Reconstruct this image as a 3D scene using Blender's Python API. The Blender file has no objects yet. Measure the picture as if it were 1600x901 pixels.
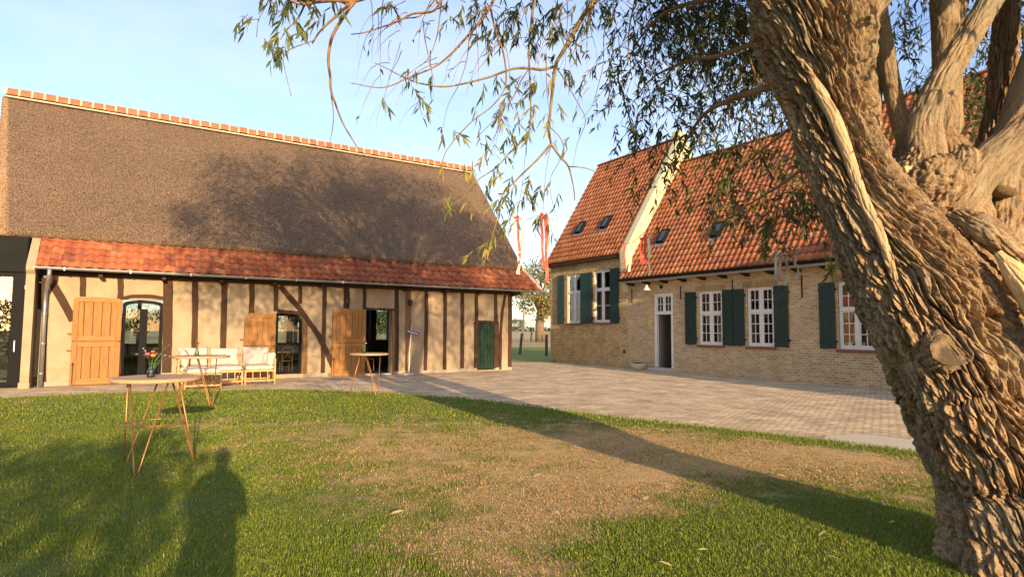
import bpy, bmesh, math, random
import numpy as np
from mathutils import Vector, Matrix
random.seed(7); RNG = np.random.default_rng(11)
R = math.radians
SC = bpy.context.scene
COL = SC.collection

# ------------------------------------------------------------------ camera, sky, sun, exposure
F, CAM_H, PITCH, ROLL = 940.0, 1.6, math.atan(65.2 / 940.0), math.atan(0.0062)
SUN_EL, SUN_AZ = R(10.8), R(155.8)          # azimuth clockwise from +Y
cd = bpy.data.cameras.new("camera"); cd.sensor_width = 36; cd.lens = 36 * F / 1600; cd.clip_start = 0.05; cd.clip_end = 6000
cam = bpy.data.objects.new("camera", cd); COL.objects.link(cam); SC.camera = cam
cam.matrix_world = Matrix.Translation((0, 0, CAM_H)) @ Matrix.Rotation(math.pi / 2 + PITCH, 4, 'X') @ Matrix.Rotation(ROLL, 4, 'Z')

world = bpy.data.worlds.new("World"); SC.world = world; world.use_nodes = True
wn = world.node_tree; wn.nodes.clear()
def WN(t, **k):
    n = wn.nodes.new(t)
    for a, b in k.items(): setattr(n, a, b)
    return n
SKY_STRENGTH, SUN_STRENGTH, EXPOSURE = 0.138, 3.3, 1.46
sky = WN('ShaderNodeTexSky', sky_type='NISHITA', sun_disc=False, sun_elevation=SUN_EL, sun_rotation=SUN_AZ)
sky.air_density = 1.0; sky.dust_density = 0.9; sky.ozone_density = 2.2
geo = WN('ShaderNodeTexCoord'); mp = WN('ShaderNodeMapping'); mp.inputs['Scale'].default_value = (1.0, 1.0, 3.2)
cn = WN('ShaderNodeTexNoise'); cn.inputs['Scale'].default_value = 2.1; cn.inputs['Detail'].default_value = 7; cn.inputs['Roughness'].default_value = 0.55
cr = WN('ShaderNodeValToRGB'); cr.color_ramp.elements[0].position = 0.33; cr.color_ramp.elements[1].position = 0.66
cm = WN('ShaderNodeMath', operation='MULTIPLY'); cm.inputs[1].default_value = 0.55
mx = WN('ShaderNodeMix', data_type='RGBA'); mx.inputs[7].default_value = (2.75, 2.9, 3.1, 1)
bg = WN('ShaderNodeBackground'); bg.inputs[1].default_value = SKY_STRENGTH; wo = WN('ShaderNodeOutputWorld')
wl = wn.links.new
wl(geo.outputs['Generated'], mp.inputs[0]); wl(mp.outputs[0], cn.inputs[0]); wl(cn.outputs[0], cr.inputs[0]); wl(cr.outputs[0], cm.inputs[0])
tn = WN('ShaderNodeMix', data_type='RGBA', blend_type='MULTIPLY'); tn.inputs[0].default_value = 1; tn.inputs[7].default_value = (1.03, .94, 1.01, 1); wl(sky.outputs[0], tn.inputs[6])
wl(cm.outputs[0], mx.inputs[0]); wl(tn.outputs[2], mx.inputs[6]); wl(mx.outputs[2], bg.inputs[0]); wl(bg.outputs[0], wo.inputs[0])

sd = bpy.data.lights.new("sun", 'SUN'); sd.energy = SUN_STRENGTH; sd.angle = R(0.53); sd.color = (1.0, 0.73, 0.43)
SUNV = Vector((math.sin(SUN_AZ) * math.cos(SUN_EL), math.cos(SUN_AZ) * math.cos(SUN_EL), math.sin(SUN_EL)))
so = bpy.data.objects.new("sun", sd); COL.objects.link(so); so.rotation_euler = SUNV.to_track_quat('Z', 'Y').to_euler(); so.location = (20, -40, 30)
vs = SC.view_settings; vs.view_transform = 'Standard'; vs.look = 'None'; vs.exposure = EXPOSURE; vs.gamma = 1; vs.use_curve_mapping = False

# ------------------------------------------------------------------ photograph measuring helpers (pixel of the 1600 px photo -> ray)
cP, sP, cR, sR = math.cos(PITCH), math.sin(PITCH), math.cos(ROLL), math.sin(ROLL)
EYE = Vector((0, 0, CAM_H))
def ray(u, v):
    x, z = (u - 800) / F, (450.5 - v) / F
    x, z = cR * x - sR * z, sR * x + cR * z
    return Vector((x, cP - sP * z, sP + cP * z))
def ground(u, v, z=0.0):
    d = ray(u, v); return EYE + d * ((z - CAM_H) / d.z)
def atY(u, v, Y):
    d = ray(u, v); return EYE + d * (Y / d.y)
def onplane(u, v, p0, n):
    d = ray(u, v); return EYE + d * (n.dot(p0 - EYE) / n.dot(d))
def project(P):                      # numpy (n,3) -> pixel
    q = P - np.array([0, 0, CAM_H]); y = cP * q[:, 1] + sP * q[:, 2]; z = -sP * q[:, 1] + cP * q[:, 2]
    ys = np.where(y > .05, y, .05); X, Z = q[:, 0] / ys, z / ys
    return 800 + F * (cR * X + sR * Z), 450.5 - F * (-sR * X + cR * Z), y

# ------------------------------------------------------------------ numpy noise
_perm = np.random.default_rng(3).permutation(256); _perm = np.concatenate([_perm, _perm, _perm])
_gr = np.random.default_rng(4).normal(size=(256, 3)); _gr /= np.linalg.norm(_gr, axis=1)[:, None]
def perlin(p):
    p = np.asarray(p, float); i = np.floor(p).astype(int); f = p - i; i &= 255
    u = f * f * f * (f * (f * 6 - 15) + 10); out = 0
    for dx in (0, 1):
        for dy in (0, 1):
            for dz in (0, 1):
                h = _perm[_perm[_perm[(i[:, 0] + dx) & 255] + ((i[:, 1] + dy) & 255)] + ((i[:, 2] + dz) & 255)]
                g = _gr[h]; w = (u[:, 0] if dx else 1 - u[:, 0]) * (u[:, 1] if dy else 1 - u[:, 1]) * (u[:, 2] if dz else 1 - u[:, 2])
                out = out + w * (g[:, 0] * (f[:, 0] - dx) + g[:, 1] * (f[:, 1] - dy) + g[:, 2] * (f[:, 2] - dz))
    return out
def worley(p):                        # -> F1, F2, random value of the nearest cell
    p = np.asarray(p, float); i = np.floor(p).astype(int); f = p - i; F1 = np.full(len(p), 9.); F2 = np.full(len(p), 9.); ID = np.zeros(len(p))
    tab = np.random.default_rng(6).random((256, 4))
    for dx in (-1, 0, 1):
        for dy in (-1, 0, 1):
            for dz in (-1, 0, 1):
                h = _perm[_perm[_perm[(i[:, 0] + dx) & 255] + ((i[:, 1] + dy) & 255)] + ((i[:, 2] + dz) & 255)]; t = tab[h]
                d = np.sqrt((dx + t[:, 0] - f[:, 0]) ** 2 + (dy + t[:, 1] - f[:, 1]) ** 2 + (dz + t[:, 2] - f[:, 2]) ** 2); c = d < F1
                F2 = np.where(c, F1, np.minimum(F2, d)); ID = np.where(c, t[:, 3], ID); F1 = np.where(c, d, F1)
    return F1, F2, ID
def fbm(p, o=4):
    s, a, t = 0, 1.0, 0
    for k in range(o): s = s + a * perlin(p * 2 ** k + 17.3 * k); t += a; a *= .5
    return s / t * 1.6

# ------------------------------------------------------------------ materials
def mat(name, c1, c2=None, scale=8, rough=.8, bump=0, bscale=None, detail=6, stretch=(1, 1, 1), metallic=0, spec=.3, mid=.5, width=.25, attr=None, dist=.02, bdetail=5):
    m = bpy.data.materials.new(name); m.use_nodes = True; n = m.node_tree.nodes; l = m.node_tree.links.new
    b = n['Principled BSDF']; b.inputs['Roughness'].default_value = rough; b.inputs['Metallic'].default_value = metallic; b.inputs['Specular IOR Level'].default_value = spec
    tc = n.new('ShaderNodeTexCoord'); mpn = n.new('ShaderNodeMapping'); mpn.inputs['Scale'].default_value = stretch; l(tc.outputs['Object'], mpn.inputs[0])
    b.inputs['Base Color'].default_value = (*c1, 1)
    if c2 is not None:
        t = n.new('ShaderNodeTexNoise'); t.inputs['Scale'].default_value = scale; t.inputs['Detail'].default_value = detail; t.inputs['Roughness'].default_value = .6; l(mpn.outputs[0], t.inputs[0])
        r = n.new('ShaderNodeValToRGB'); r.color_ramp.elements[0].position = mid - width; r.color_ramp.elements[1].position = mid + width
        r.color_ramp.elements[0].color = (*c1, 1); r.color_ramp.elements[1].color = (*c2, 1); l(t.outputs[0], r.inputs[0]); out = r.outputs[0]
        if attr:
            a = n.new('ShaderNodeAttribute'); a.attribute_name = attr; x = n.new('ShaderNodeMix'); x.data_type = 'RGBA'; x.blend_type = 'MULTIPLY'; x.inputs[0].default_value = 1
            l(out, x.inputs[6]); l(a.outputs['Color'], x.inputs[7]); out = x.outputs[2]
        l(out, b.inputs['Base Color'])
    if bump:
        t2 = n.new('ShaderNodeTexNoise'); t2.inputs['Scale'].default_value = bscale or scale * 4; t2.inputs['Detail'].default_value = bdetail; l(mpn.outputs[0], t2.inputs[0])
        bp = n.new('ShaderNodeBump'); bp.inputs['Strength'].default_value = bump; bp.inputs['Distance'].default_value = dist; l(t2.outputs[0], bp.inputs['Height']); l(bp.outputs[0], b.inputs['Normal'])
    return m

def brick_mat(name, ca, cb, mortar, bw, bh, ms, plane='xz', rough=.9, rot=0.0, warp=0.0, bump=.6, vary=None, offset=.5):
    m = bpy.data.materials.new(name); m.use_nodes = True; n = m.node_tree.nodes; l = m.node_tree.links.new
    b = n['Principled BSDF']; b.inputs['Roughness'].default_value = rough; b.inputs['Specular IOR Level'].default_value = .25
    tc = n.new('ShaderNodeTexCoord'); sp = n.new('ShaderNodeSeparateXYZ'); cb_ = n.new('ShaderNodeCombineXYZ'); l(tc.outputs['Object'], sp.inputs[0])
    if plane == 'xz':
        ad = n.new('ShaderNodeMath'); l(sp.outputs[0], ad.inputs[0]); l(sp.outputs[1], ad.inputs[1]); l(ad.outputs[0], cb_.inputs[0]); l(sp.outputs[2], cb_.inputs[1])
    else:
        l(sp.outputs[0], cb_.inputs[0]); l(sp.outputs[1], cb_.inputs[1])
    mpn = n.new('ShaderNodeMapping'); mpn.inputs['Rotation'].default_value = (0, 0, rot); l(cb_.outputs[0], mpn.inputs[0]); vec = mpn.outputs[0]
    if warp:
        wn_ = n.new('ShaderNodeTexNoise'); wn_.inputs['Scale'].default_value = 5; wn_.inputs['Detail'].default_value = 3; l(vec, wn_.inputs[0])
        va = n.new('ShaderNodeVectorMath'); va.operation = 'MULTIPLY_ADD'; va.inputs[1].default_value = (warp, warp, 0); l(wn_.outputs['Color'], va.inputs[0]); l(vec, va.inputs[2]); vec = va.outputs[0]
    t = n.new('ShaderNodeTexBrick'); t.offset = offset; t.inputs['Scale'].default_value = 1; t.inputs['Brick Width'].default_value = bw; t.inputs['Row Height'].default_value = bh
    t.inputs['Mortar Size'].default_value = ms; t.inputs['Mortar Smooth'].default_value = .3; t.inputs['Bias'].default_value = 0
    t.inputs['Color1'].default_value = (*ca, 1); t.inputs['Color2'].default_value = (*cb, 1); t.inputs['Mortar'].default_value = (*mortar, 1); l(vec, t.inputs[0])
    ns = n.new('ShaderNodeTexNoise'); ns.inputs['Scale'].default_value = 1.3; ns.inputs['Detail'].default_value = 8; ns.inputs['Roughness'].default_value = .7; l(vec, ns.inputs[0])
    rp = n.new('ShaderNodeValToRGB'); rp.color_ramp.elements[0].position = .3; rp.color_ramp.elements[1].position = .7
    v0, v1 = vary or ((.72, .70, .68), (1.15, 1.12, 1.05)); rp.color_ramp.elements[0].color = (*v0, 1); rp.color_ramp.elements[1].color = (*v1, 1); l(ns.outputs[0], rp.inputs[0])
    x = n.new('ShaderNodeMix'); x.data_type = 'RGBA'; x.blend_type = 'MULTIPLY'; x.inputs[0].default_value = 1; l(t.outputs[0], x.inputs[6]); l(rp.outputs[0], x.inputs[7]); l(x.outputs[2], b.inputs['Base Color'])
    fn = n.new('ShaderNodeTexNoise'); fn.inputs['Scale'].default_value = 60; fn.inputs['Detail'].default_value = 4; l(vec, fn.inputs[0])
    hm = n.new('ShaderNodeMath'); hm.operation = 'MULTIPLY_ADD'; l(t.outputs['Fac'], hm.inputs[0]); hm.inputs[1].default_value = -1.0; l(fn.outputs[0], hm.inputs[2])
    bp = n.new('ShaderNodeBump'); bp.inputs['Strength'].default_value = bump; bp.inputs['Distance'].default_value = .012; l(hm.outputs[0], bp.inputs['Height']); l(bp.outputs[0], b.inputs['Normal'])
    return m

def glass_mat(name, tint=(.75, .82, .8), refl=.12):
    m = bpy.data.materials.new(name); m.use_nodes = True; n = m.node_tree.nodes; l = m.node_tree.links.new; n.remove(n['Principled BSDF'])
    o = n['Material Output']; tr = n.new('ShaderNodeBsdfTransparent'); tr.inputs[0].default_value = (*tint, 1); gl = n.new('ShaderNodeBsdfGlossy'); gl.inputs['Roughness'].default_value = .015
    fr = n.new('ShaderNodeFresnel'); fr.inputs[0].default_value = 1.5; ad = n.new('ShaderNodeMath'); ad.inputs[1].default_value = refl; ad.use_clamp = True; l(fr.outputs[0], ad.inputs[0])
    mx_ = n.new('ShaderNodeMixShader'); l(ad.outputs[0], mx_.inputs[0]); l(tr.outputs[0], mx_.inputs[1]); l(gl.outputs[0], mx_.inputs[2]); l(mx_.outputs[0], o.inputs[0])
    return m

def attr_mat(name, attr, rough=.7, trans=0.0, gain=(1, 1, 1), bump=0, bscale=40):
    m = bpy.data.materials.new(name); m.use_nodes = True; n = m.node_tree.nodes; l = m.node_tree.links.new; b = n['Principled BSDF']; b.inputs['Roughness'].default_value = rough; b.inputs['Specular IOR Level'].default_value = .25
    a = n.new('ShaderNodeAttribute'); a.attribute_name = attr; x = n.new('ShaderNodeMix'); x.data_type = 'RGBA'; x.blend_type = 'MULTIPLY'; x.inputs[0].default_value = 1; x.inputs[7].default_value = (*gain, 1); l(a.outputs['Color'], x.inputs[6])
    l(x.outputs[2], b.inputs['Base Color'])
    if trans:
        o = n['Material Output']; t = n.new('ShaderNodeBsdfTranslucent'); l(x.outputs[2], t.inputs[0]); ms = n.new('ShaderNodeMixShader'); ms.inputs[0].default_value = trans
        l(b.outputs[0], ms.inputs[1]); l(t.outputs[0], ms.inputs[2]); l(ms.outputs[0], o.inputs[0])
    if bump:
        tc = n.new('ShaderNodeTexCoord'); t2 = n.new('ShaderNodeTexNoise'); t2.inputs['Scale'].default_value = bscale; t2.inputs['Detail'].default_value = 6; l(tc.outputs['Object'], t2.inputs[0])
        bp = n.new('ShaderNodeBump'); bp.inputs['Strength'].default_value = bump; bp.inputs['Distance'].default_value = .03; l(t2.outputs[0], bp.inputs['Height']); l(bp.outputs[0], b.inputs['Normal'])
    return m

# ------------------------------------------------------------------ mesh helpers
class MB:
    def __init__(s): s.v = []; s.f = []; s.col = None
    def add(s, vs, fs):
        o = len(s.v); s.v += [tuple(q) for q in vs]; s.f += [tuple(i + o for i in q) for q in fs]
    def box(s, x0, x1, y0, y1, z0, z1, M=None):
        vs = [(x, y, z) for z in (z0, z1) for y in (y0, y1) for x in (x0, x1)]
        if M is not None: vs = [M @ Vector(q) for q in vs]
        s.add(vs, [(0, 2, 3, 1), (4, 5, 7, 6), (0, 1, 5, 4), (1, 3, 7, 5), (3, 2, 6, 7), (2, 0, 4, 6)])
    def bbox(s, x0, x1, y0, y1, z0, z1, b=.01, M=None):          # box with chamfered vertical/horizontal front edges
        bm = bmesh.new(); bmesh.ops.create_cube(bm, size=1)
        for q in bm.verts: q.co = Vector(((x0 + x1) / 2 + q.co.x * (x1 - x0), (y0 + y1) / 2 + q.co.y * (y1 - y0), (z0 + z1) / 2 + q.co.z * (z1 - z0)))
        b = min(b, .4 * min(abs(x1 - x0), abs(y1 - y0), abs(z1 - z0)))
        bmesh.ops.bevel(bm, geom=list(bm.edges), offset=b, segments=1, profile=.5, affect='EDGES')
        bm.verts.index_update(); vs = [q.co.copy() for q in bm.verts]
        if M is not None: vs = [M @ q for q in vs]
        s.add(vs, [[q.index for q in f.verts] for f in bm.faces]); bm.free()
    def tube(s, pts, rad, n=8, cap=True):
        pts = [Vector(p) for p in pts]; rs = rad if hasattr(rad, '__len__') else [rad] * len(pts)
        t = [(pts[min(i + 1, len(pts) - 1)] - pts[max(i - 1, 0)]).normalized() for i in range(len(pts))]
        a = Vector((0, 0, 1)) if abs(t[0].z) < .9 else Vector((1, 0, 0)); u = t[0].cross(a).normalized(); vs = []; fs = []
        for i, p in enumerate(pts):
            u = (u - t[i] * u.dot(t[i])).normalized(); w = t[i].cross(u)
            for k in range(n):
                an = 2 * math.pi * k / n; vs.append(p + (u * math.cos(an) + w * math.sin(an)) * rs[i])
        for i in range(len(pts) - 1):
            for k in range(n): fs.append((i * n + k, i * n + (k + 1) % n, (i + 1) * n + (k + 1) % n, (i + 1) * n + k))
        if cap: fs += [tuple(range(n))[::-1], tuple((len(pts) - 1) * n + k for k in range(n))]
        s.add(vs, fs)
    def lathe(s, prof, n=24, c=(0, 0, 0)):
        vs = []; fs = []; c = Vector(c)
        for r, z in prof:
            for k in range(n): an = 2 * math.pi * k / n; vs.append(c + Vector((r * math.cos(an), r * math.sin(an), z)))
        for i in range(len(prof) - 1):
            for k in range(n): fs.append((i * n + k, i * n + (k + 1) % n, (i + 1) * n + (k + 1) % n, (i + 1) * n + k))
        fs += [tuple(range(n))[::-1], tuple((len(prof) - 1) * n + k for k in range(n))]; s.add(vs, fs)
    def prism(s, poly, y0, y1):                                   # (x,z) polygon extruded along y
        n = len(poly); vs = [(x, y0, z) for x, z in poly] + [(x, y1, z) for x, z in poly]
        s.add(vs, [tuple(range(n)), tuple(range(n, 2 * n))[::-1]] + [(i, i + n, (i + 1) % n + n, (i + 1) % n) for i in range(n)])
    def strip(s, path, w, y0, y1, seed=0, wob=.008):              # timber: polyline in (x,z), width w, with hewn edges
        rn = random.Random(seed); P = []
        for (a, b) in zip(path[:-1], path[1:]):
            k = max(2, int(math.dist(a, b) / .25))
            P += [(a[0] + (b[0] - a[0]) * i / k, a[1] + (b[1] - a[1]) * i / k) for i in range(k)]
        P.append(path[-1]); L = []; Rr = []
        for i, p in enumerate(P):
            q0, q1 = P[max(i - 1, 0)], P[min(i + 1, len(P) - 1)]; d = math.hypot(q1[0] - q0[0], q1[1] - q0[1]) or 1; nx, nz = (q1[1] - q0[1]) / d, -(q1[0] - q0[0]) / d
            a, b = w / 2 + rn.uniform(-wob, wob), w / 2 + rn.uniform(-wob, wob); L.append((p[0] - nx * a, p[1] - nz * a)); Rr.append((p[0] + nx * b, p[1] + nz * b))
        vs = []; fs = []
        for l_, r_ in zip(L, Rr): vs += [(l_[0], y1, l_[1]), (l_[0], y0 + .006, l_[1]), (l_[0] * .85 + r_[0] * .15, y0, l_[1] * .85 + r_[1] * .15), (r_[0] * .85 + l_[0] * .15, y0, r_[1] * .85 + l_[1] * .15), (r_[0], y0 + .006, r_[1]), (r_[0], y1, r_[1])]
        for i in range(len(L) - 1):
            for k in range(5): fs.append((i * 6 + k, i * 6 + k + 1, i * 6 + k + 7, i * 6 + k + 6))
        fs += [(0, 1, 2, 3, 4, 5), tuple((len(L) - 1) * 6 + k for k in (5, 4, 3, 2, 1, 0))]; s.add(vs, fs)
    def build(s, name, m, parent=None, smooth=False, colors=None, attr='tint', loc=None):
        me = bpy.data.meshes.new(name); me.from_pydata(s.v, [], s.f); me.update()
        if m is not None: me.materials.append(m)
        if colors is not None:
            a = me.attributes.new(attr, 'FLOAT_COLOR', 'POINT'); a.data.foreach_set('color', np.asarray(colors, np.float32).ravel())
        if smooth: me.polygons.foreach_set('use_smooth', [True] * len(me.polygons))
        o = bpy.data.objects.new(name, me); COL.objects.link(o)
        if parent is not None: o.parent = parent
        if loc is not None: o.location = loc
        return o

def np_mesh(name, V, polys, m, parent=None, smooth=False, colors=None, attr='tint', loc=None):
    """V (n,3); polys: list of int arrays (k,m)"""
    me = bpy.data.meshes.new(name); V = np.asarray(V, np.float32); me.vertices.add(len(V)); me.vertices.foreach_set('co', V.ravel())
    li = np.concatenate([p.ravel() for p in polys]).astype(np.int32); tot = np.concatenate([np.full(len(p), p.shape[1]) for p in polys]).astype(np.int32)
    st = np.concatenate([[0], np.cumsum(tot)[:-1]]).astype(np.int32)
    me.loops.add(len(li)); me.loops.foreach_set('vertex_index', li); me.polygons.add(len(tot)); me.polygons.foreach_set('loop_start', st); me.polygons.foreach_set('loop_total', tot)
    if smooth: me.polygons.foreach_set('use_smooth', np.ones(len(tot), bool))
    me.update(calc_edges=True); me.validate()
    if colors is not None:
        C = np.ones((len(V), 4), np.float32); C[:, :3] = colors; a = me.attributes.new(attr, 'FLOAT_COLOR', 'POINT'); a.data.foreach_set('color', C.ravel())
    if m is not None: me.materials.append(m)
    o = bpy.data.objects.new(name, me); COL.objects.link(o)
    if parent is not None: o.parent = parent
    if loc is not None: o.location = loc
    return o

def tag(o, label=None, cat=None, group=None, kind=None):
    if label: o['label'] = label
    if cat: o['category'] = cat
    if group: o['group'] = group
    if kind: o['kind'] = kind
    return o
def thing(name, label, cat, loc=(0, 0, 0), rz=0, group=None):
    o = bpy.data.objects.new(name, None); COL.objects.link(o); o.location = loc; o.rotation_euler = (0, 0, rz); o.empty_display_size = .2
    return tag(o, label, cat, group)
def copy_tree(o, parent=None):
    c = o.copy(); COL.objects.link(c)
    if parent is not None: c.parent = parent
    for ch in list(o.children): copy_tree(ch, c)
    return c
def wall_grid(mb, x0, x1, z0, z1, holes, y0, y1):
    xs = sorted({x0, x1, *[h[0] for h in holes], *[h[1] for h in holes]}); zs = sorted({z0, z1, *[h[2] for h in holes], *[h[3] for h in holes]})
    inh = lambda x, z: any(h[0] < x < h[1] and h[2] < z < h[3] for h in holes)
    for a, b in zip(xs[:-1], xs[1:]):
        for c, d in zip(zs[:-1], zs[1:]):
            if inh((a + b) / 2, (c + d) / 2): continue
            mb.add([(a, y0, c), (b, y0, c), (b, y0, d), (a, y0, d)], [(0, 1, 2, 3)]); mb.add([(a, y1, c), (b, y1, c), (b, y1, d), (a, y1, d)], [(3, 2, 1, 0)])
    for h in list(holes) + [(x0, x1, z0, z1)]:
        a, b, c, d = h[:4]
        for (p, q) in (((a, c), (b, c)), ((b, c), (b, d)), ((b, d), (a, d)), ((a, d), (a, c))):
            mb.add([(p[0], y0, p[1]), (q[0], y0, q[1]), (q[0], y1, q[1]), (p[0], y1, p[1])], [(0, 1, 2, 3)])

def pantiles(O, X, U, N, ncol, nrow, w, L, palette, amp=.035, seed=1, x_of_row=None, keep=None, jit=.004):
    """rows of S-shaped clay tiles: O lower-left corner, X along the eave, U up the slope, N outward. Returns V, quads, colours."""
    rn = np.random.default_rng(seed); O, X, U, N = [np.array(q, float) for q in (O, X, U, N)]
    t = np.linspace(0, 1.0, 9); prof = amp * np.where(t < .62, np.sin(t / .62 * np.pi), -.55 * np.sin((t - .62) / .38 * np.pi)); prof[-1] = amp * .12
    k = len(t); V = []; Q = []; C = []; n = 0
    q = np.array([[r * k + i, r * k + i + 1, (r + 1) * k + i + 1, (r + 1) * k + i] for r in range(2) for i in range(k - 1)])
    for r in range(nrow):
        for c in range(ncol):
            xo = c * w + (x_of_row(r) if x_of_row else 0)
            if keep and not keep(xo, r): continue
            j = rn.normal(0, jit, 4); base = O + X * (xo + j[0]) + U * (r * L + j[1] * 1.5) + N * j[2] * .5
            pts = []
            for (dl, h) in ((0.004, -.012), (0, .034), (L * 1.08, 0)):
                pts.append(base[None] + X[None] * (t * w * 1.03)[:, None] + U[None] * dl + N[None] * (prof * (1 if h >= 0 else .9) + h + j[3] * t)[:, None])
            V.append(np.concatenate(pts)); Q.append(q + n); n += 3 * k
            p = palette[min(int(rn.random() ** 1.3 * len(palette)), len(palette) - 1)]; cc = np.repeat((np.array(p) * rn.uniform(.82, 1.15))[None], 3 * k, 0); cc[:k] *= .30; cc[k:2 * k] *= .8; C.append(cc)      # lower edge of each tile coloured darker
    return np.concatenate(V), np.concatenate(Q), np.concatenate(C)

# ------------------------------------------------------------------ material library
M = {}
M['plaster'] = mat('lime_plaster', (.275, .202, .128), (.42, .325, .21), 1.9, .95, .25, 30, dist=.01)
M['timber'] = mat('old_oak_timber', (.030, .015, .008), (.095, .048, .025), 9, .85, .8, 22, stretch=(6, 6, .7))
M['timber_h'] = mat('old_oak_beam', (.030, .015, .008), (.095, .048, .025), 9, .85, .8, 22, stretch=(.7, 6, 6))
M['timber_pale'] = mat('worn_oak_post', (.13, .065, .028), (.27, .145, .065), 7, .85, .6, 22, stretch=(6, 6, .6))
M['oak'] = mat('oak_boards', (.20, .082, .020), (.39, .19, .055), 5, .6, .35, 30, stretch=(9, 9, .7))
M['oak_h'] = mat('oak_rails', (.23, .10, .025), (.41, .205, .062), 5, .6, .35, 30, stretch=(.7, 9, 9))
M['iron'] = mat('black_iron', (.02, .02, .022), (.035, .03, .03), 20, .6)
M['zinc'] = mat('zinc', (.26, .28, .29), (.38, .40, .41), 3, .45, metallic=.7)
M['green'] = mat('dark_green_paint', (.006, .028, .022), (.010, .038, .028), 2.5, .42, .06, 40, stretch=(4, 4, .5), spec=.45)
M['barn_green'] = mat('green_door_paint', (.004, .022, .012), (.008, .036, .019), 3, .5, .1, 40, stretch=(5, 5, .5))
M['white'] = mat('white_paint', (.74, .71, .65), (.82, .79, .72), 3, .45, spec=.4)
M['anth'] = mat('anthracite_frame', (.008, .0082, .0085), (.012, .0125, .013), 2, .6, spec=.06)
M['mortar'] = mat('pale_mortar', (.40, .34, .25), (.54, .47, .36), 9, .9, .3, 40)
M['tile'] = mat('clay_pantile', (.50, .49, .48), (.86, .83, .80), 14, .75, .3, 60, attr='tint', dist=.006)
M['ridge_clay'] = mat('ridge_clay', (.34, .085, .035), (.50, .16, .07), 7, .75, .2, 40)
M['brick'] = brick_mat('yellow_brick', (.42, .26, .12), (.66, .455, .235), (.66, .56, .41), .21, .08, .013, warp=.004, vary=((.80, .77, .74), (1.12, 1.10, 1.05)))
M['brick_old'] = brick_mat('old_yellow_brick', (.42, .25, .10), (.70, .48, .225), (.66, .53, .33), .20, .076, .015, warp=.02, bump=1.0, vary=((.66, .62, .58), (1.2, 1.16, 1.05)))
M['brick_arch'] = brick_mat('soldier_brick', (.36, .23, .105), (.55, .38, .19), (.40, .33, .22), .078, .21, .011, offset=0.0)
M['plaster_gable'] = mat('limewashed_gable', (.52, .45, .26), (.64, .57, .36), 2.2, .95, .5, 14, dist=.02)
M['sill'] = mat('red_brick_sill', (.22, .07, .04), (.34, .12, .07), 12, .8, .3, 40)
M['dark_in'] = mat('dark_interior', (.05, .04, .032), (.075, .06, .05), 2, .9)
M['curtain'] = mat('net_curtain', (.42, .40, .34), (.55, .52, .45), 5, .9, .5, 9, stretch=(8, 8, .3))
M['glass'] = glass_mat('window_glass')
M['glass_dark'] = glass_mat('door_glass', (.72, .78, .76), .03)
M['glass_mirror'] = glass_mat('annex_glass', (.55, .6, .58), .16)
M['darkwood'] = mat('dark_wood', (.022, .014, .010), (.045, .03, .02), 8, .7)
M['soffit'] = mat('soffit_boards', (.36, .31, .25), (.46, .40, .33), 3, .8)
M['table_wood'] = mat('pale_table_wood', (.40, .23, .115), (.58, .37, .205), 4, .55, .2, 30, stretch=(.7, 8, 8))
M['brass'] = mat('bronze_steel', (.36, .17, .06), (.44, .22, .09), 6, .42, metallic=.55)
M['bamboo'] = mat('bamboo', (.50, .29, .12), (.68, .44, .20), 9, .5, .2, 30, stretch=(4, 4, 1))
M['fabric'] = mat('cream_canvas', (.46, .385, .315), (.56, .48, .40), 5, .95, .25, 9, dist=.02, bdetail=3)
M['clearglass'] = glass_mat('vase_glass', (.8, .88, .84), .08)
M['concrete'] = mat('pale_concrete', (.48, .46, .42), (.60, .57, .52), 8, .9, .3, 40)
M['birch'] = mat('birch_bark', (.75, .70, .62), (.32, .26, .2), 12, .8, .3, 30, mid=.62, width=.08, stretch=(1, 1, 2.5))
M['sign'] = mat('slate_board', (.09, .095, .10), (.14, .145, .15), 6, .7)
M['chalk'] = mat('chalk_white', (.75, .74, .70), rough=.9)
M['yellow'] = mat('yellow_enamel', (.62, .50, .03), (.70, .58, .05), 3, .35)
M['enamel'] = mat('lamp_enamel', (.55, .53, .44), (.62, .60, .5), 4, .35)
M['cream_pot'] = mat('cream_stone', (.58, .52, .38), (.70, .64, .48), 9, .85, .3, 40)
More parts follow.
